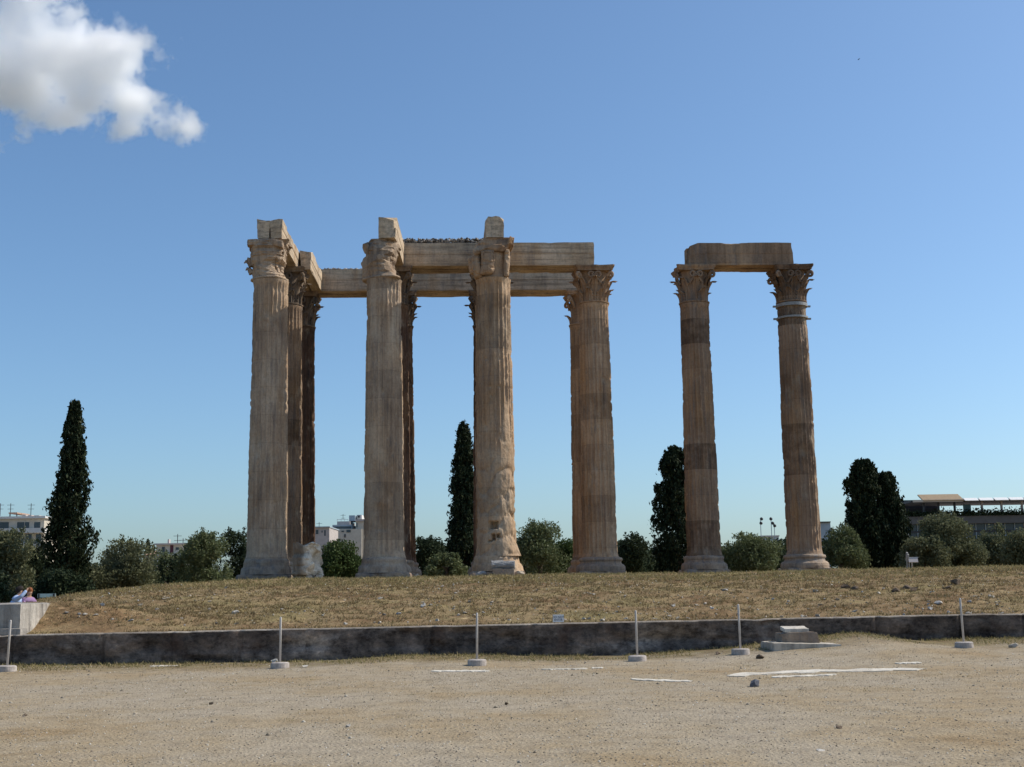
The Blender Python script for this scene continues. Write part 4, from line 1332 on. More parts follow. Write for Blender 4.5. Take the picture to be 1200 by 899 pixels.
def pebbles(n, seed):
    r = np.random.default_rng(seed)
    y = 10.2 + r.random(n) ** 1.25 * 20.5
    x = (r.random(n) - .5) * 2 * (y * .44)
    keep = y < Yw(x) - .3
    x, y = x[keep], y[keep]
    n = len(x)
    s = (.004 + .012 * r.random(n) ** 3) * (.75 + y / 45)
    big = r.random(n) < .012
    s = np.where(big, s * 2.2, s)
    z = gz(x, y)
    oct_ = np.array([(1, 0, 0), (0, 1, 0), (-1, 0, 0), (0, -1, 0), (0, 0, .75), (0, 0, -.5)], float)
    of = np.array([(0, 1, 4), (1, 2, 4), (2, 3, 4), (3, 0, 4), (1, 0, 5), (2, 1, 5), (3, 2, 5), (0, 3, 5)])
    jit = r.uniform(.6, 1.3, (n, 6, 1))
    a = r.uniform(0, 6.28, n)
    ca, sa = np.cos(a)[:, None], np.sin(a)[:, None]
    Q = oct_[None] * jit * s[:, None, None]
    Vx = Q[..., 0] * ca - Q[..., 1] * sa + x[:, None]
    Vy = Q[..., 0] * sa + Q[..., 1] * ca + y[:, None]
    Vz = Q[..., 2] + z[:, None]
    V = np.stack([Vx, Vy, Vz], -1).reshape(-1, 3)
    Fc = (of[None] + (np.arange(n) * 6)[:, None, None]).reshape(-1, 3)
    return tag(mesh_obj('pebbles', V, Fc, MT['pebble']), 'loose small gravel pebbles over the forecourt', 'gravel', kind='stuff')
pebbles(36000, 5)
def bank_gravel(n, seed):
    r = np.random.default_rng(seed)
    y = 32.2 + r.random(n) ** .8 * 16
    x = (r.random(n) - .5) * 2 * (y * .52)
    keep = (y > Yw(x) + .5) & (fbm(x * .5, y * .5, 0, 61, 3) + (r.random(n) - .5) * .4 > .47)
    x, y = x[keep], y[keep]; n = len(x)
    s = .012 + .035 * r.random(n) ** 2.5
    z = mz(x, y)
    oct_ = np.array([(1, 0, 0), (0, 1, 0), (-1, 0, 0), (0, -1, 0), (0, 0, .8), (0, 0, -.5)], float)
    of = np.array([(0, 1, 4), (1, 2, 4), (2, 3, 4), (3, 0, 4), (1, 0, 5), (2, 1, 5), (3, 2, 5), (0, 3, 5)])
    Q = oct_[None] * r.uniform(.5, 1.4, (n, 6, 1)) * s[:, None, None]
    V = (Q + np.stack([x, y, z], -1)[:, None, :]).reshape(-1, 3)
    Fc = (of[None] + (np.arange(n) * 6)[:, None, None]).reshape(-1, 3)
    return tag(mesh_obj('bank_gravel', V, Fc, MT['pebble']), 'small stones and crumbs scattered over the dry bank', 'gravel', kind='stuff')
bank_gravel(9000, 15)

# ------------------------------------------------------------------ trees
def leaf_cloud(C, size, up, r, flat=.5, per=1):
    """one diamond leaf cluster per centre"""
    n = len(C)
    d = r.normal(size=(n, 3)); d[:, 2] += up
    d /= np.linalg.norm(d, axis=1, keepdims=True)
    q = r.normal(size=(n, 3)); s = np.cross(d, q); s /= np.linalg.norm(s, axis=1, keepdims=True)
    L = size * r.uniform(.6, 1.4, (n, 1)); Wd = L * flat * r.uniform(.6, 1.2, (n, 1))
    V = np.stack([C - d * L * .5, C + s * Wd * .5, C + d * L * .5, C - s * Wd * .5], 1).reshape(-1, 3)
    return V, np.arange(4 * n).reshape(-1, 4)

def tree_trunk(par, h, rad, r, limbs=5, lean=.1, spread=.5, crown=3.5):
    b = MB()
    top = Vector((lean * h, 0, h))
    b.tube([(0, 0, -.4), (lean * h * .3, .05, h * .35), (lean * h * .7, -.05, h * .7), top], [rad * 1.35, rad, rad * .8, rad * .55], 9)
    for i in range(limbs):
        a = 2 * math.pi * (i + r.random() * .5) / limbs
        s0 = Vector((lean * h * .7, 0, h * r.uniform(.55, .95)))
        e = s0 + Vector((math.cos(a) * spread * crown, math.sin(a) * spread * crown, crown * r.uniform(.3, .7)))
        m = s0.lerp(e, .5) + Vector((0, 0, .2))
        b.tube([s0, m, e], [rad * .55, rad * .35, rad * .12], 6)
    return b.build('trunk', MT['bark'], par)

def olive(pxl, pxr, ptop, Y, label, seed, mat, n=7000, size=.175, lobes=9, group='olive and evergreen trees behind the mound', name='olive_tree', cat='tree', up=.4, sprig=False, gap=.42):
    n = int(n * 1.6)
    r = np.random.default_rng(seed); pr = random.Random(seed)
    q = at((pxl + pxr) / 2, 690, Y)
    zt = at((pxl + pxr) / 2, ptop, Y).z
    wd = (pxr - pxl) * Y / 1500 * 1.14
    zg = float(mz(q.x, Y)) if Y < 240 else .0
    t = thing(name, label, cat, (q.x, Y, zg), 0, group)
    H = zt - zg
    th = max(.9, H * .28)
    tree_trunk(t, th, .12 + H * .018, pr, crown=H * .45)
    # lobes of the crown
    cs = []
    for i in range(lobes):
        a = pr.uniform(0, 6.28); k = pr.random() ** .6
        hh = pr.uniform(.30, .80) if i else .78
        rx = wd * pr.uniform(.12, .30)
        mx = wd / 2 - rx
        cx_ = math.cos(a) * k * mx; cy_ = math.sin(a) * k * mx
        rz_ = H * pr.uniform(.16, .26)
        cz_ = min(hh * H, H - rz_ * .9)
        cs.append((cx_, cy_, cz_, rx, rx, rz_))
    cs[0] = (pr.uniform(-.15, .15) * wd, 0, H - H * .2, wd * .26, wd * .26, H * .2)
    cs += [(-wd * .30, 0, H * .34, wd * .2, wd * .25, H * .28), (wd * .30, 0, H * .34, wd * .2, wd * .25, H * .28), (0, 0, H * .36, wd * .3, wd * .3, H * .28)]
    cs = np.array(cs)
    w = cs[:, 3] ** 2; w = w / w.sum()
    idx = r.choice(len(cs), n * 2, p=w)
    d = r.normal(size=(n * 2, 3)); d /= np.linalg.norm(d, axis=1, keepdims=True)
    rad = r.random((n * 2, 1)) ** .22
    C = cs[idx, :3] + d * rad * cs[idx, 3:]
    g = fbm(C[:, 0] * .8 + seed, C[:, 1] * .8, C[:, 2] * .8, seed, 3)
    C = C[(g > gap) & (C[:, 2] > .5)][:n]
    C += r.normal(size=C.shape) * .10
    V, Fc = leaf_cloud(C, size, up, r, .55)
    if True:
        # long loose shoots standing out of the top
        S = []
        for i in range(18 if sprig else 11):
            p0 = cs[pr.randrange(len(cs)), :3] + np.array([pr.uniform(-.3, .3), 0, .3])
            L = pr.uniform(.8, 1.6)
            dv = np.array([pr.uniform(-.35, .35), pr.uniform(-.3, .3), 1.0])
            tt = r.random((70, 1))
            S.append(p0 + dv * tt * L * H * .16 + r.normal(size=(70, 3)) * .07)
        S = np.concatenate(S); S = S[S[:, 2] < H * 1.06]
        V2, F2_ = leaf_cloud(S, size, 1.0, r, .5)
        Fc = np.concatenate([Fc, F2_ + len(V)]); V = np.concatenate([V, V2])
    mesh_obj('crown', V, Fc, mat, t)
    return t

def cypress(pxc, halfw, ptop, Y, label, seed, prof, n=26000, lean=0.0, size=.27, hole=None):
    r = np.random.default_rng(seed); pr = random.Random(seed)
    q = at(pxc, 690, Y)
    zt = at(pxc, ptop, Y).z
    zg = float(mz(q.x, Y))
    t = thing('cypress_tree', label, 'tree', (q.x, Y, zg), 0, 'dark cypress trees')
    H = zt - zg
    b = MB(); b.tube([(0, 0, -.3), (.03, 0, H * .3), (lean * .5, 0, H * .6), (lean, 0, H * .93)], [.24, .2, .12, .03], 8); b.build('trunk', MT['bark'], t)
    hw = halfw * Y / 1500
    # upright sprays packed round the stem
    m = 620
    C = []
    hs = r.random(m) ** .85
    for i in range(m):
        u = hs[i]
        a = pr.uniform(0, 6.28)
        R0 = np.interp(u, [p[0] for p in prof], [p[1] for p in prof]) * hw
        R0 *= .55 + .85 * float(vnoise(math.cos(a) * 1.6 + seed, math.sin(a) * 1.6, u * H * .9, seed))
        rad = R0 * (.15 + .85 * r.random() ** .55)
        k = n // m
        L = (.5 + .45 * (1 - u)) * pr.uniform(.7, 1.4)
        tt = r.random((k, 1))
        wr = .20 * (1 - tt * .75) * (.7 + .6 * (1 - u))
        p0 = np.array([math.cos(a) * rad + lean * u, math.sin(a) * rad, u * (H - .35)])
        out = np.array([math.cos(a) * .22, math.sin(a) * .22, 1.0])
        C.append(p0 + out * (tt - .3) * L + r.normal(size=(k, 3)) * wr * np.array([1, 1, .5]))
    C = np.concatenate(C)
    C = C[(C[:, 2] > .25) & (C[:, 2] < H)]
    if hole:
        hx, hz, hr = hole
        C = C[np.hypot(C[:, 0] - hx, (C[:, 2] - hz) * .8) > hr]
    V, Fc = leaf_cloud(C, size, 1.6, r, .45)
    mesh_obj('crown', V, Fc, MT['cypress'], t)
    return t
tall = [(0, .7), (.08, .9), (.3, 1.0), (.45, .94), (.556, .80), (.65, .58), (.73, .48), (.85, .42), (.95, .28), (1, .08)]
cypress(78, 25, 470, 82, 'tall slim dark cypress standing alone at the left, above the olives', 901, tall, lean=.1)
cypress(545, 22, 493, 98, 'dark cypress rising behind the left edge of the crumbling column', 902, [(0, .9), (.2, 1.0), (.4, .92), (.6, .70), (.8, .46), (.93, .3), (1, .08)])
cypress(797, 28, 522, 98, 'rounded dark cypress behind the left column of the separate pair', 903, [(0, .8), (.2, 1.0), (.5, .92), (.75, .72), (.9, .5), (.97, .34), (1, .1)])
cypress(1019, 19, 538, 92, 'taller dark cypress of the close pair at the right', 904, [(0, .9), (.3, 1.0), (.6, .90), (.85, .85), (.95, .65), (1, .3)], hole=(.85, 5.2, .32))
cypress(1046, 19, 553, 92.5, 'shorter dark cypress leaning out of the close pair at the right', 905, [(0, .95), (.3, 1.0), (.55, 1.0), (.7, .75), (.85, .62), (.95, .55), (1, .3)])

olive(-40, 34, 622, 70, 'grey green olive cut by the left edge of the picture', 911, MT['oliveb'], 8000)
olive(10, 70, 632, 88, 'dark evergreen filling the shade left of the tall cypress', 912, MT['darkgreen'], 8000, name='evergreen_tree')
olive(92, 180, 631, 86, 'broad grey green olive right of the tall cypress', 913, MT['oliveb'], 10000)
olive(176, 222, 652, 90, 'low dark bush in front of the small white apartment house', 920, MT['darkgreen'], 5000, name='evergreen_bush')
olive(206, 268, 624, 84, 'leafy pale olive left of the first column', 914, MT['olive'], 9000)
olive(248, 305, 622, 90, 'dark straggly tree touching the left side of the first column', 915, MT['darkgreen'], 6000, sprig=True, gap=.46, name='evergreen_tree')
olive(366, 434, 634, 88, 'mid green tree below the hillside flats, behind the marble fragment', 916, MT['green'], 9000, sprig=True, name='evergreen_tree')
olive(478, 534, 630, 92, 'dark tree between the barrel capital column and the cypress', 917, MT['darkgreen'], 7000, sprig=True, name='evergreen_tree')
olive(500, 545, 650, 86, 'low olive bush at the foot of the middle cypress', 921, MT['olive'], 4000)
olive(600, 664, 611, 92, 'tall airy tree right of the crumbling column', 918, MT['olive'], 8000, gap=.45)
olive(636, 690, 632, 94, 'green tree tucked against the orange rear column', 919, MT['green'], 8000, name='evergreen_tree')
olive(716, 766, 626, 92, 'dark straggly tree right of the crisp capital column', 922, MT['darkgreen'], 6500, sprig=True, name='evergreen_tree')
olive(748, 784, 652, 110, 'small pale bush left of the rounded cypress', 923, MT['olive'], 2500)
olive(838, 918, 626, 88, 'broad olive between the two columns of the separate pair', 924, MT['olive'], 11000)
olive(890, 935, 640, 104, 'dark bush behind the antenna house', 925, MT['darkgreen'], 3500, name='evergreen_bush')
olive(956, 1016, 616, 90, 'olive between the banded column and the close cypresses', 926, MT['olive'], 9000)
olive(1056, 1112, 630, 86, 'dusty low olive right of the close cypresses', 928, MT['oliveb'], 7000)
olive(1068, 1152, 602, 88, 'large dusty olive below the terrace building', 927, MT['oliveb'], 14000)
olive(1144, 1204, 616, 90, 'dark rounded olive near the right edge of the picture', 929, MT['oliveb'], 8000)
olive(1180, 1240, 620, 84, 'dusty olive cut by the right edge of the picture', 930, MT['oliveb'], 6000)
cypress(172, 5, 632, 180, 'tiny distant pointed cypress by the orange roof', 931, tall, 2000, size=.35)
cypress(178.5, 3.5, 638, 180, 'second tiny distant cypress against the sky', 932, tall, 1500, size=.35)
olive(176, 240, 646, 102, 'low grey green olive behind the small dark bush left of the first column', 941, MT['olive'], 5000)
olive(586, 634, 640, 104, 'small olive between the crumbling column and the tall airy tree', 942, MT['oliveb'], 5000)
olive(108, 150, 642, 100, 'dark tree low between the tall cypress and the broad olive', 946, MT['darkgreen'], 5000, name='evergreen_tree')
olive(-60, 10, 668, 60, 'dark low shrub behind the seated figures', 933, MT['darkgreen'], 5000, name='evergreen_bush')
olive(36, 110, 668, 66, 'dark undergrowth shrub at the foot of the tall cypress', 934, MT['darkgreen'], 6000, name='evergreen_bush')

# low dark undergrowth closing the view under the trees
r = np.random.default_rng(21)
n = 80000
C = np.stack([r.uniform(-62, 66, n), r.uniform(106, 114, n), np.zeros(n)], -1)
hh = 1.3 + 3.9 * fbm(C[:, 0] * .30, C[:, 1] * .1, 0, 77, 4)
C[:, 2] = mz(C[:, 0], C[:, 1]) + hh * r.random(n) ** .7
V, Fc = leaf_cloud(C, .34, .3, r, .6)
tag(mesh_obj('undergrowth', V, Fc, MT['darkgreen']), 'dark scrub closing the view below the trees behind the mound', 'undergrowth', kind='stuff')

# a small weed at the wall foot
q = march(68, 776, gz, 20, 31.2)
w = thing('weed', 'leafy green weed at the foot of the wall near the left post', 'plant', q)
r = np.random.default_rng(3)
C = r.normal(size=(160, 3)) * np.array([.16, .07, .09]) + np.array([0, 0, .16]); C[:, 2] = np.abs(C[:, 2])
V, Fc = leaf_cloud(C, .09, .5, r, .5)
mesh_obj('leaves', V, Fc, MT['green'], w)
b = MB()
for a in range(6): b.tube([(0, 0, -.02), (math.cos(a) * .12, math.sin(a) * .05, .2)], [.006, .003], 5)
b.build('stem', MT['green'], w)

# ------------------------------------------------------------------ buildings
def pxb(par, name, pxl, pxr, pt, pb, Y, dep, mat, Y0=None, back=False):
    """a box part of a building whose front face lies at depth Y"""
    a, c = at(pxl, pb, Y), at(pxr, pt, Y)
    a2, c2 = at(pxl, pt, Y), at(pxr, pb, Y)
    b = MB()
    xl, xr = (a.x + a2.x) / 2, (c.x + c2.x) / 2
    zt, zb = (a2.z + c.z) / 2, (a.z + c2.z) / 2
    L = par.location
    b.box((xl + xr) / 2 - L.x, Y + dep / 2 - L.y, (zt + zb) / 2 - L.z, xr - xl, dep, zt - zb)
    return b.build(name, mat, par)
def house(name, label, cat, px, Y):
    q = at(px, 690, Y)
    return thing(name, label, cat, (q.x, Y, 0), 0)
def ground_wall(par, name, pxl, pxr, pt, Y, dep, mat):
    # wall running down to the ground
    q = at((pxl + pxr) / 2, 690, Y)
    a2, c = at(pxl, pt, Y), at(pxr, pt, Y)
    b = MB(); zt = (a2.z + c.z) / 2
    L = par.location
    b.box((a2.x + c.x) / 2 - L.x, Y + dep / 2 - L.y, zt / 2 - L.z, c.x - a2.x, dep, zt)
    return b.build(name, mat, par)
def antenna(par, px, pt, pb, Y, arms=2):
    b = MB(); L = par.location
    t_, b_ = at(px, pt, Y), at(px, pb, Y)
    b.tube([b_ - L, Vector((b_.x, Y, t_.z)) - L], .05, 6)
    for i in range(arms):
        z = t_.z - L.z - .25 - i * .6
        b.tube([(b_.x - L.x - .55 + i * .1, Y - L.y, z), (b_.x - L.x + .55 - i * .1, Y - L.y, z)], .03, 5)
    return b.build('antenna', MT['darkmetal'], par)

# left apartment block
Yb = 190
hA = house('apartment_building', 'cream apartment block with long balconies behind the tall cypress at the far left', 'building', 20, Yb)
ground_wall(hA, 'wall', -60, 52, 608, Yb, 14, MT['cream'])
pxb(hA, 'roof_slab', -60, 53, 605.5, 608, Yb - .6, 15, MT['white'])
pxb(hA, 'balcony', -60, 51, 619.5, 625, Yb - 1.6, 1.6, MT['white'])
pxb(hA, 'balcony', -60, 51, 637, 643, Yb - 1.6, 1.6, MT['white'])
for a, c in ((20, 28), (29, 34), (-4, 10), (40, 47)):
    w = pxb(hA, 'window', a, c, 612, 619.4, Yb - .06, .1, MT['glass'])
for a, c in ((18, 27), (30, 37), (-4, 10), (42, 48)):
    w = pxb(hA, 'window', a, c, 626, 637, Yb - .06, .1, MT['glass'])
pxb(hA, 'pergola', 10, 20, 600.5, 602, Yb + 2, 5, MT['tile'])
for a in (11, 19): pxb(hA, 'post', a, a + .5, 602, 605.5, Yb + 2, .3, MT['darkmetal'])
for i, (a, c) in enumerate(((26, 30), (33, 37), (40, 46))): pxb(hA, 'roof_parapet', a, c, 603 + i * .5, 605.4, Yb + 1, 3, MT['pinkgrey'])
for a in (0, 12, 36): antenna(hA, a, 590, 605, Yb + 4)

# white apartment house between the olives
Yb = 170
hB = house('apartment_house', 'small white apartment house with a maroon shutter between the olives', 'building', 200, Yb)
ground_wall(hB, 'wall', 181, 222, 650, Yb, 12, MT['white'])
pxb(hB, 'penthouse', 183, 222, 638, 650, Yb + 1, 9, MT['cream'])
pxb(hB, 'roof_slab', 180.5, 223, 636.6, 638.2, Yb + .4, 10, MT['pinkgrey'])
pxb(hB, 'balcony', 180, 222, 649, 651.2, Yb - 1.4, 1.4, MT['white'])
pxb(hB, 'balcony', 173, 196, 662, 664.4, Yb - 1.4, 1.4, MT['white'])
pxb(hB, 'railing', 178, 196, 658.2, 658.8, Yb - 1.4, .08, MT['white'])
pxb(hB, 'shutter', 199.3, 203, 639, 648.8, Yb + .93, .1, MT['shutter'])
for a, c, t_, bt in ((189.5, 193, 641, 648.8), (205.8, 209.5, 641.5, 644.5), (186, 191.5, 653, 661.8), (191.8, 195, 653, 661.8), (180, 183, 654, 661), (182, 186, 667, 673)):
    pxb(hB, 'window', a, c, t_, bt, (Yb + .95) if t_ < 648 else Yb - .06, .1, MT['glass'])
pxb(hB, 'chimney', 196.5, 198, 632, 637, Yb + 4, .8, MT['pinkgrey'])
antenna(hB, 208, 626, 637, Yb + 4); antenna(hB, 214.5, 631, 637, Yb + 5)
hT = house('tiled_house', 'low house with orange tiled roof beside the small white apartment house', 'building', 178, 178)
ground_wall(hT, 'wall', 168, 186, 650, 178, 8, MT['cream'])
L = hT.location
b = MB()
a_, c_ = at(169, 650.5, 177.6), at(187, 645, 181)
b.add([(a_.x - L.x, -.5, a_.z), (c_.x - L.x, -.5, a_.z), (c_.x - L.x, 4, c_.z), (a_.x - L.x, 4, c_.z), (a_.x - L.x, 8.5, a_.z), (c_.x - L.x, 8.5, a_.z)], [(0, 1, 2, 3), (3, 2, 5, 4), (0, 3, 4), (1, 5, 2)])
b.build('roof', MT['tile'], hT)
pxb(hT, 'window', 171, 173.5, 654, 658, 177.94, .1, MT['glass'])

# hillside flats
Yb = 260
hC = house('hillside_flats', 'stepped pale flats with blue grey terraces seen between the first two columns', 'building', 405, Yb)
ground_wall(hC, 'wall', 386, 424, 620, Yb, 14, MT['cream'])
ground_wall(hC, 'tower', 417, 432, 611, Yb + 1, 14, MT['cream'])
pxb(hC, 'tower_cap', 416.5, 432, 608.4, 611, Yb + .6, 15, MT['pinkgrey'])
pxb(hC, 'terrace', 389.5, 412, 615, 620.2, Yb + 1.5, 10, MT['bluegrey'])
pxb(hC, 'upper_floor', 395, 410, 611, 615.2, Yb + 4, 9, MT['pinkgrey'])
pxb(hC, 'railing', 395, 408, 608.6, 609.1, Yb + 4, .15, MT['white'])
for a in (395, 399.5, 403.6, 407.6): pxb(hC, 'railing_post', a, a + .4, 608.6, 611, Yb + 4, .15, MT['white'])
pxb(hC, 'stair_head', 409, 416, 604, 610.5, Yb + 5, 6, MT['bluegrey'])
pxb(hC, 'stair_head', 418, 424, 603.4, 608.3, Yb + 6, 6, MT['white'])
pxb(hC, 'tank', 419, 421.5, 604.2, 606.5, Yb + 5.6, .3, MT['darkmetal'])
pxb(hC, 'window_band', 390.5, 411.5, 617, 619.6, Yb + 1.42, .1, MT['glass'])
for a, c, t_, bt in ((417.8, 418.8, 613, 618), (417.8, 418.8, 620, 627), (412, 414, 612.5, 615), (400, 403, 622, 623.5), (386.5, 389.5, 626, 627), (406, 411, 621, 624), (417.8, 418.8, 629, 634), (403.5, 405, 626, 630)):
    pxb(hC, 'window', a, c, t_, bt, Yb - .1 if a < 416 else Yb + .9, .12, MT['glass'])
antenna(hC, 402, 602.5, 608.6, Yb + 6)
hD = house('pink_flats', 'plain pinkish flats lower down beside the hillside flats', 'building', 377, 240)
ground_wall(hD, 'wall', 364, 386, 618, 240, 12, MT['pinkgrey'])
pxb(hD, 'roof_slab', 363.5, 386.5, 617, 618.2, 239.6, 13, MT['bluegrey'])
for a, c, t_, bt in ((376.8, 378, 622, 624.2), (380, 381.6, 621.4, 628), (370, 373, 621, 626)):
    pxb(hD, 'window', a, c, t_, bt, 239.93, .12, MT['glass'])
antenna(hD, 374, 612, 617, 244)

# white house seen left of the rounded cypress
hE = house('white_house', 'white house corner with balconies glimpsed left of the rounded cypress', 'building', 768, 200)
ground_wall(hE, 'wall', 758, 782, 648, 200, 10, MT['pinkgrey'])
pxb(hE, 'roof_slab', 757, 782, 646.5, 648.2, 199.4, 11, MT['white'])
pxb(hE, 'balcony', 759, 772, 657.4, 658.8, 198.6, 1.3, MT['white'])
pxb(hE, 'pillar', 764, 765.2, 648, 657.5, 198.7, .3, MT['white'])
for a, c, t_, bt in ((759.5, 763, 650, 657), (766.5, 771, 652, 656), (760, 764, 660, 666)): pxb(hE, 'window', a, c, t_, bt, 199.93, .12, MT['glass'])

# antenna house between the separate pair
hF = house('grey_house', 'blue grey house with white eaves between the separate pair', 'building', 905, 150)
ground_wall(hF, 'wall', 899, 925, 649, 150, 9, MT['bluegrey'])
pxb(hF, 'eaves', 897.5, 924, 646, 648.3, 149.2, 10, MT['white'])
pxb(hF, 'upper_floor', 892, 913, 629, 646, 152, 7, MT['bluegrey'])
pxb(hF, 'parapet', 891.6, 913.4, 627.5, 629, 151.7, 7.6, MT['pinkgrey'])
for a, c, t_, bt in ((905.5, 909, 649, 660), (911, 914, 649, 660)): pxb(hF, 'window', a, c, t_, bt, 149.93, .12, MT['glass'])
for px_, pt, pb, heads, lb in ((892.5, 607, 640, ((0, 608), (-.6, 613)), 'lone lamp mast with two round heads left of the pair of masts'), (905, 606, 641, ((-1.5, 608), (.6, 613)), 'lamp mast with two offset round heads, middle of three'), (908.5, 614, 641, ((-.6, 616),), 'shorter lamp mast with one head, closest to the banded column')):
    Yl = 140
    t_, b_ = at(px_, pt, Yl), at(px_, pb, Yl)
    m = thing('lamp_mast', lb, 'lamp mast', (b_.x, Yl, 0), 0, 'lamp masts over the grey house')
    b = MB(); b.tube([(0, 0, -.2), (0, 0, t_.z)], [.06, .035], 8); b.build('pole', MT['bluegrey'], m)
    for dx, py_ in heads:
        hq = at(px_ + dx, py_, Yl)
        hd = MB(); x0 = hq.x - b_.x
        hd.lathe([(.04, -.12), (.14, -.11), (.16, -.02), (.10, .08), (.03, .11)], 14, (0, 0, 0))
        ho = hd.build('lamp_head', MT['darkmetal'], m); ho.location = (x0, -.06, hq.z); ho.rotation_euler = (R(70), 0, R(15)); ho.scale = (1.15, 1.15, 1.15)
    ar = MB()
    for dx, py_ in heads:
        hq = at(px_ + dx, py_, Yl); ar.tube([(0, 0, hq.z - .05), (hq.x - b_.x, -.03, hq.z)], .02, 5)
    ar.build('bracket', MT['darkmetal'], m)
hG = house('flat_roof_building', 'slate grey flat roofed building top just right of the banded column', 'building', 966, 230)
ground_wall(hG, 'wall', 955, 973, 612, 230, 10, MT['bluegrey'])
pxb(hG, 'roof_slab', 954.5, 973.5, 611.2, 612.4, 229.6, 11, MT['darkmetal'])

# terrace restaurant building on the right
Yb = 165
hH = house('terrace_building', 'long modern building with glass storeys and an open roof terrace at the right', 'building', 1140, Yb)
ground_wall(hH, 'wall', 1052, 1290, 618, Yb + 1.2, 16, MT['darkmetal'])
pxb(hH, 'parapet_band', 1052, 1290, 604.0, 613, Yb - .4, 2.2, MT['concretewall'])
pxb(hH, 'terrace_floor', 1052, 1290, 603.2, 604.2, Yb + .1, 15, MT['pinkgrey'])
pxb(hH, 'back_wall', 1052, 1100, 586, 603, Yb + 9, 1, MT['darkmetal'])
pxb(hH, 'glass_storey', 1052, 1290, 613, 636, Yb + .6, .5, MT['glass'])
for i in range(19):
    a = 1064 + i * 11.4
    pxb(hH, 'mullion', a, a + .8, 613.2, 636, Yb + .45, .14, MT['bluegrey'] if i % 3 else MT['white'])
pxb(hH, 'spandrel', 1052, 1290, 621, 623, Yb + .42, .14, MT['darkmetal'])
pxb(hH, 'base_storey', 1052, 1290, 636, 680, Yb + .5, 1, MT['concretewall'])
# roof slopes a little with the view: one long thin canopy with posts
L = hH.location
pl, pr_ = at(1066, 589.5, Yb), at(1290, 583, Yb)
b = MB(); b.box((pl.x + pr_.x) / 2 - L.x, 4 + .0, (pl.z + at(1178, 584.5, Yb).z) / 2 , pr_.x - pl.x, 9, .28); b.build('canopy', MT['darkmetal'], hH)
zc = (pl.z + at(1178, 584.5, Yb).z) / 2
for i in range(9):
    a = at(1127 + i * 17.6, 586, Yb).x - L.x; c = at(1127 + i * 17.6 + 15.8, 586, Yb).x - L.x
    if i >= 0:
        b = MB(); b.box((a + c) / 2, -.9, zc + .10, c - a, .9, .08, rx=R(24)); b.build('skylight_panel', MT['signwhite'], hH)
b = MB(); a = at(1068, 589, Yb).x - L.x; c = at(1126, 587, Yb).x - L.x; b.box((a + c) / 2, -.7, zc + .0, c - a, .3, .3); b.build('fascia', MT['cream'], hH)
b = MB(); a = at(1079, 583, Yb).x - L.x; c = at(1126.5, 581, Yb).x - L.x; b.box((a + c) / 2, .2, zc + .45, c - a, 2.4, .14, rx=R(22)); b.build('awning', MT['awning'], hH)
for px_ in (1083, 1100, 1119, 1151, 1174, 1198, 1222): 
    a = at(px_, 590, Yb).x - L.x; zf = at(px_, 603.5, Yb).z
    b = MB(); b.box(a, .2, (zc + zf) / 2, .22, .3, zc - zf - .28); b.build('post', MT['darkmetal'] if px_ < 1140 else MT['pinkgrey'], hH)
pxb(hH, 'wind_screen', 1129, 1138, 591, 602, Yb + 1.5, .1, MT['tealglass'])
r = np.random.default_rng(8)
n = 3800
a0, a1 = at(1060, 603, Yb - .4), at(1290, 597, Yb - .4)
C = np.stack([r.uniform(a0.x, a1.x, n) - L.x, r.uniform(-.7, .3, n), np.zeros(n)], -1)
C[:, 2] = at(1150, 604, Yb).z + np.abs(r.normal(size=n)) * .35
V, Fc = leaf_cloud(C, .32, .3, r, .6)
mesh_obj('planter_greenery', V, Fc, MT['darkgreen'], hH)

# info lectern in front of the close cypresses
q = at(1068, 668, 60.5)
zg = float(mz(q.x, q.y))
lec = thing('information_lectern', 'small pale information lectern with slanted panel in front of the close cypresses', 'lectern', (q.x, q.y, zg), 0)
b = MB(); b.box(.10, -.05, .50, .42, .03, .30, rx=R(-38), rz=R(-8)); b.build('panel', MT['pinkgrey'], lec)
b = MB(); b.box(.14, .02, .615, .44, .05, .03, rz=R(-8)); b.build('panel_edge', MT['white'], lec)
b = MB(); b.box(-.12, .1, .62, .07, .26, .34, rx=R(20)); b.box(-.115, .1, .80, .05, .20, .08, rx=R(20)); b.build('side_panel', MT['greystone'], lec)
for dx in (-.2, -.1, .03):
    b = MB(); b.tube([(dx, 0, -.1), (dx + .02, 0, .45)], .022, 6); b.build('leg', MT['pinkgrey'], lec)

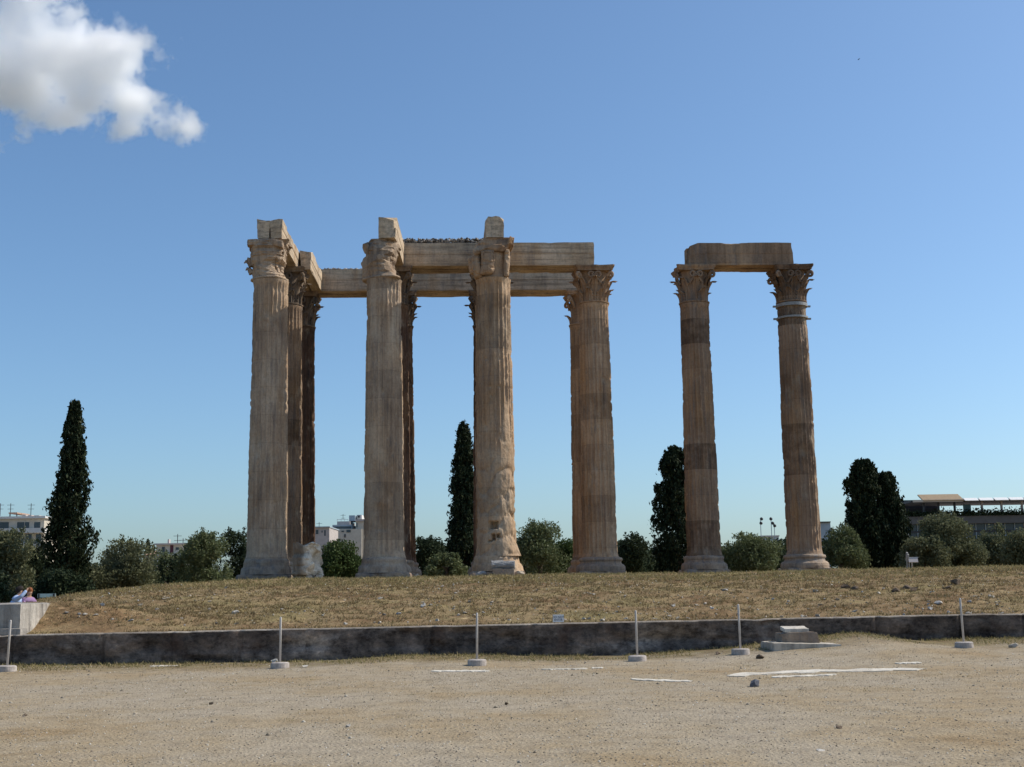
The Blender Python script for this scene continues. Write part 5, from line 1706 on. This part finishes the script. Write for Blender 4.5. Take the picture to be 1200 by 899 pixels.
# ------------------------------------------------------------------ seated people behind the stone block and a bench
def skin_body(name, joints, edges, rad, mat, par, sub=2):
    me = bpy.data.meshes.new(name)
    me.from_pydata(joints, edges, [])
    o = bpy.data.objects.new(name, me); COL.objects.link(o); o.parent = par
    md = o.modifiers.new('skin', 'SKIN'); md.use_smooth_shade = True
    for i, v in enumerate(me.skin_vertices[0].data):
        v.radius = (rad[i], rad[i] * .85)
        v.use_root = (i == 0)
    s = o.modifiers.new('sub', 'SUBSURF'); s.levels = sub; s.render_levels = sub
    me.materials.append(mat)
    return o
def seated(px, py_top, Y, rz, label, shirt, hair, lean, arm_up):
    zt = at(px, py_top, Y).z
    q = at(px, 690, Y)
    zg = zt - .86
    t = thing('person', label, 'person', (q.x, Y, zg), rz)
    # facing local +x, sitting on the ground with knees drawn up
    J = [(0, 0, .10), (lean * .25, 0, .30), (lean * .7, 0, .48), (lean, 0, .60), (lean + .03, 0, .68), (lean + .06, 0, .78), (lean + .06, 0, .86),   # pelvis .. head top
         (.05, .10, .10), (.40, .14, .40), (.46, .14, .06), (.62, .15, .04), (.05, -.10, .10), (.40, -.14, .40), (.46, -.14, .06), (.62, -.15, .04),
         (lean, .19, .55), (lean + .10, .25, .36), (lean + .30, .20, .38), (lean + .38, .18, .40),
         (lean, -.19, .55), (lean + .12, -.25, .42 if not arm_up else .62), (lean + .26, -.18, .40 if not arm_up else .80), (lean + .30, -.15, .42 if not arm_up else .88)]
    E = [(0, 1), (1, 2), (2, 3), (3, 4), (4, 5), (5, 6), (0, 7), (7, 8), (8, 9), (9, 10), (0, 11), (11, 12), (12, 13), (13, 14), (3, 15), (15, 16), (16, 17), (17, 18), (3, 19), (19, 20), (20, 21), (21, 22)]
    Rd = [.15, .14, .16, .12, .055, .095, .07, .10, .07, .055, .04, .10, .07, .055, .04, .06, .045, .035, .03, .06, .045, .035, .03]
    skin_body('body', J, E, Rd, MT['skin'], t)
    # shirt and trousers just outside the body
    sj = [0, 1, 2, 3, 4, 15, 16, 17, 19, 20, 21]
    mp = {a: i for i, a in enumerate(sj)}
    skin_body('shirt', [J[a] for a in sj], [(mp[a], mp[c]) for a, c in E if a in mp and c in mp], [Rd[a] * 1.22 + .015 for a in sj], shirt, t)
    sj = [0, 7, 8, 9, 11, 12, 13]
    mp = {a: i for i, a in enumerate(sj)}
    skin_body('trousers', [J[a] for a in sj], [(mp[a], mp[c]) for a, c in E if a in mp and c in mp], [Rd[a] * 1.12 + .008 for a in sj], MT['trousers'], t)
    P, Fc = rock_mesh(.235, .21, .22, 5, 0, 3)
    P[:, 2] += np.clip(P[:, 0] - .02, 0, 1) * .6
    mesh_obj('hair', P + np.array([lean + .03, 0, .825]), Fc, hair, t, True)
    P, Fc = rock_mesh(.05, .035, .05, 6, 0, 1)
    mesh_obj('nose', P + np.array([lean + .155, 0, .76]), Fc, MT['skin'], t, True)
    return t
seated(15, 690, 40, R(15), 'person in a pale blue shirt sitting bent forward behind the stone block', MT['blueshirt'], MT['darkhair'], .16, True)
seated(32.5, 691.5, 40.5, R(-35), 'person with auburn hair and lilac top sitting behind the stone block', MT['purple'], MT['hair'], .05, False)
q = at(52, 706, 48)
bn = thing('park_bench', 'pale green bench under the trees left of the tall cypress', 'bench', (q.x, 48, q.z - .45), R(4))
for i in range(3):
    b = MB(); b.box(0, -.14 + i * .14, .45, .66, .11, .035); b.build('seat_slat', MT['benchwood'], bn)
b = MB(); b.box(0, .24, .70, .66, .03, .14); b.build('backrest', MT['benchwood'], bn)
for sx in (-1, 1):
    b = MB(); b.box(sx * .27, -.12, .21, .05, .05, .43); b.box(sx * .27, .21, .38, .05, .05, .76); b.box(sx * .27, .05, .41, .05, .30, .04); b.build('leg', MT['darkmetal'], bn)

# ------------------------------------------------------------------ bird and cloud
q = at(1006.6, 69.5, 120)
bd = thing('bird', 'tiny dark bird high in the clear sky at the upper right', 'bird', q, R(40))
bd.rotation_euler = (0, R(-50), R(20))
b = MB(); b.tube([(-.13, 0, 0), (-.05, 0, .0), (.04, 0, .01), (.10, 0, .015), (.13, 0, .01)], [.005, .03, .035, .022, .005], 8); b.build('body', MT['darkmetal'], bd)
for s in (-1, 1):
    b = MB()
    b.add([(.05, s * .02, .01), (.05, s * .10, .04), (0, s * .24, .03), (-.05, s * .10, .035), (-.05, s * .02, .005), (.05, s * .02, .0), (.05, s * .10, .03), (0, s * .24, .025), (-.05, s * .10, .025), (-.05, s * .02, -.005)],
          [(0, 1, 2, 3, 4), (9, 8, 7, 6, 5), (0, 5, 6, 1), (1, 6, 7, 2), (2, 7, 8, 3), (3, 8, 9, 4)])
    b.build('wing', MT['darkmetal'], bd)

YC = 1100
blobs = [(-70, 60, 110, 85), (25, 55, 75, 70), (45, 5, 60, 45), (95, 80, 62, 52), (140, 78, 46, 48), (110, 118, 50, 34), (165, 122, 42, 34), (150, 142, 30, 26), (182, 134, 30, 24), (200, 146, 33, 18), (20, 100, 60, 36), (75, 128, 40, 22), (-20, 110, 50, 32)]
cc = at(60, 75, YC)
cw, ch = 330 * YC / 1500, 260 * YC / 1500
mc = bpy.data.materials.new('cloud_vapour'); mc.use_nodes = True
nt = mc.node_tree
nt.nodes.remove(nt.nodes["Principled BSDF"])
L = nt.links
tc = N(nt, "ShaderNodeTexCoord")
nz1 = N(nt, "ShaderNodeTexNoise"); nz1.inputs['Scale'].default_value = .026; nz1.inputs['Detail'].default_value = 9; nz1.inputs['Roughness'].default_value = .64
L.new(tc.outputs['Object'], nz1.inputs['Vector'])
cur = None
pr = random.Random(6)
for (bx, by, rx, ry) in blobs:
    p = at(bx, by, YC) - cc
    sub_ = N(nt, "ShaderNodeVectorMath", operation='SUBTRACT'); sub_.inputs[1].default_value = (p.x, pr.uniform(-8, 8), p.z)
    L.new(tc.outputs['Object'], sub_.inputs[0])
    dv = N(nt, "ShaderNodeVectorMath", operation='DIVIDE'); k = YC / 1500
    dv.inputs[1].default_value = (rx * k, (rx + ry) / 2 * k * .6, ry * k)
    L.new(sub_.outputs[0], dv.inputs[0])
    ln = N(nt, "ShaderNodeVectorMath", operation='LENGTH'); L.new(dv.outputs[0], ln.inputs[0])
    if cur is None: cur = ln.outputs['Value']
    else:
        mn = N(nt, "ShaderNodeMath", operation='SMOOTH_MIN'); mn.inputs[2].default_value = .15
        L.new(cur, mn.inputs[0]); L.new(ln.outputs['Value'], mn.inputs[1]); cur = mn.outputs[0]
# density = clamp((1 - dist) * a + (noise - .5) * b)
m1 = N(nt, "ShaderNodeMath", operation='MULTIPLY_ADD'); m1.inputs[1].default_value = -1.0; m1.inputs[2].default_value = .98; L.new(cur, m1.inputs[0])
m2 = N(nt, "ShaderNodeMath", operation='MULTIPLY_ADD'); m2.inputs[1].default_value = 4.4; m2.inputs[2].default_value = -2.2; L.new(nz1.outputs[0], m2.inputs[0])
m3 = N(nt, "ShaderNodeMath", operation='ADD'); L.new(m1.outputs[0], m3.inputs[0]); L.new(m2.outputs[0], m3.inputs[1])
m4 = N(nt, "ShaderNodeMapRange"); m4.inputs[1].default_value = 0; m4.inputs[2].default_value = .5; m4.inputs[3].default_value = 0; m4.inputs[4].default_value = .26
L.new(m3.outputs[0], m4.inputs[0])
pv = N(nt, "ShaderNodeVolumePrincipled")
pv.inputs['Color'].default_value = (1, 1, 1, 1); pv.inputs['Anisotropy'].default_value = .75
L.new(m4.outputs[0], pv.inputs['Density'])
L.new(pv.outputs[0], nt.nodes["Material Output"].inputs['Volume'])
b = MB(); b.box(0, 0, 0, cw * 1.25, 140, ch * 1.1)
cl = b.build('cloud', mc)
cl.location = cc
tag(cl, 'single white cumulus cloud in the upper left of the clear blue sky', 'cloud')
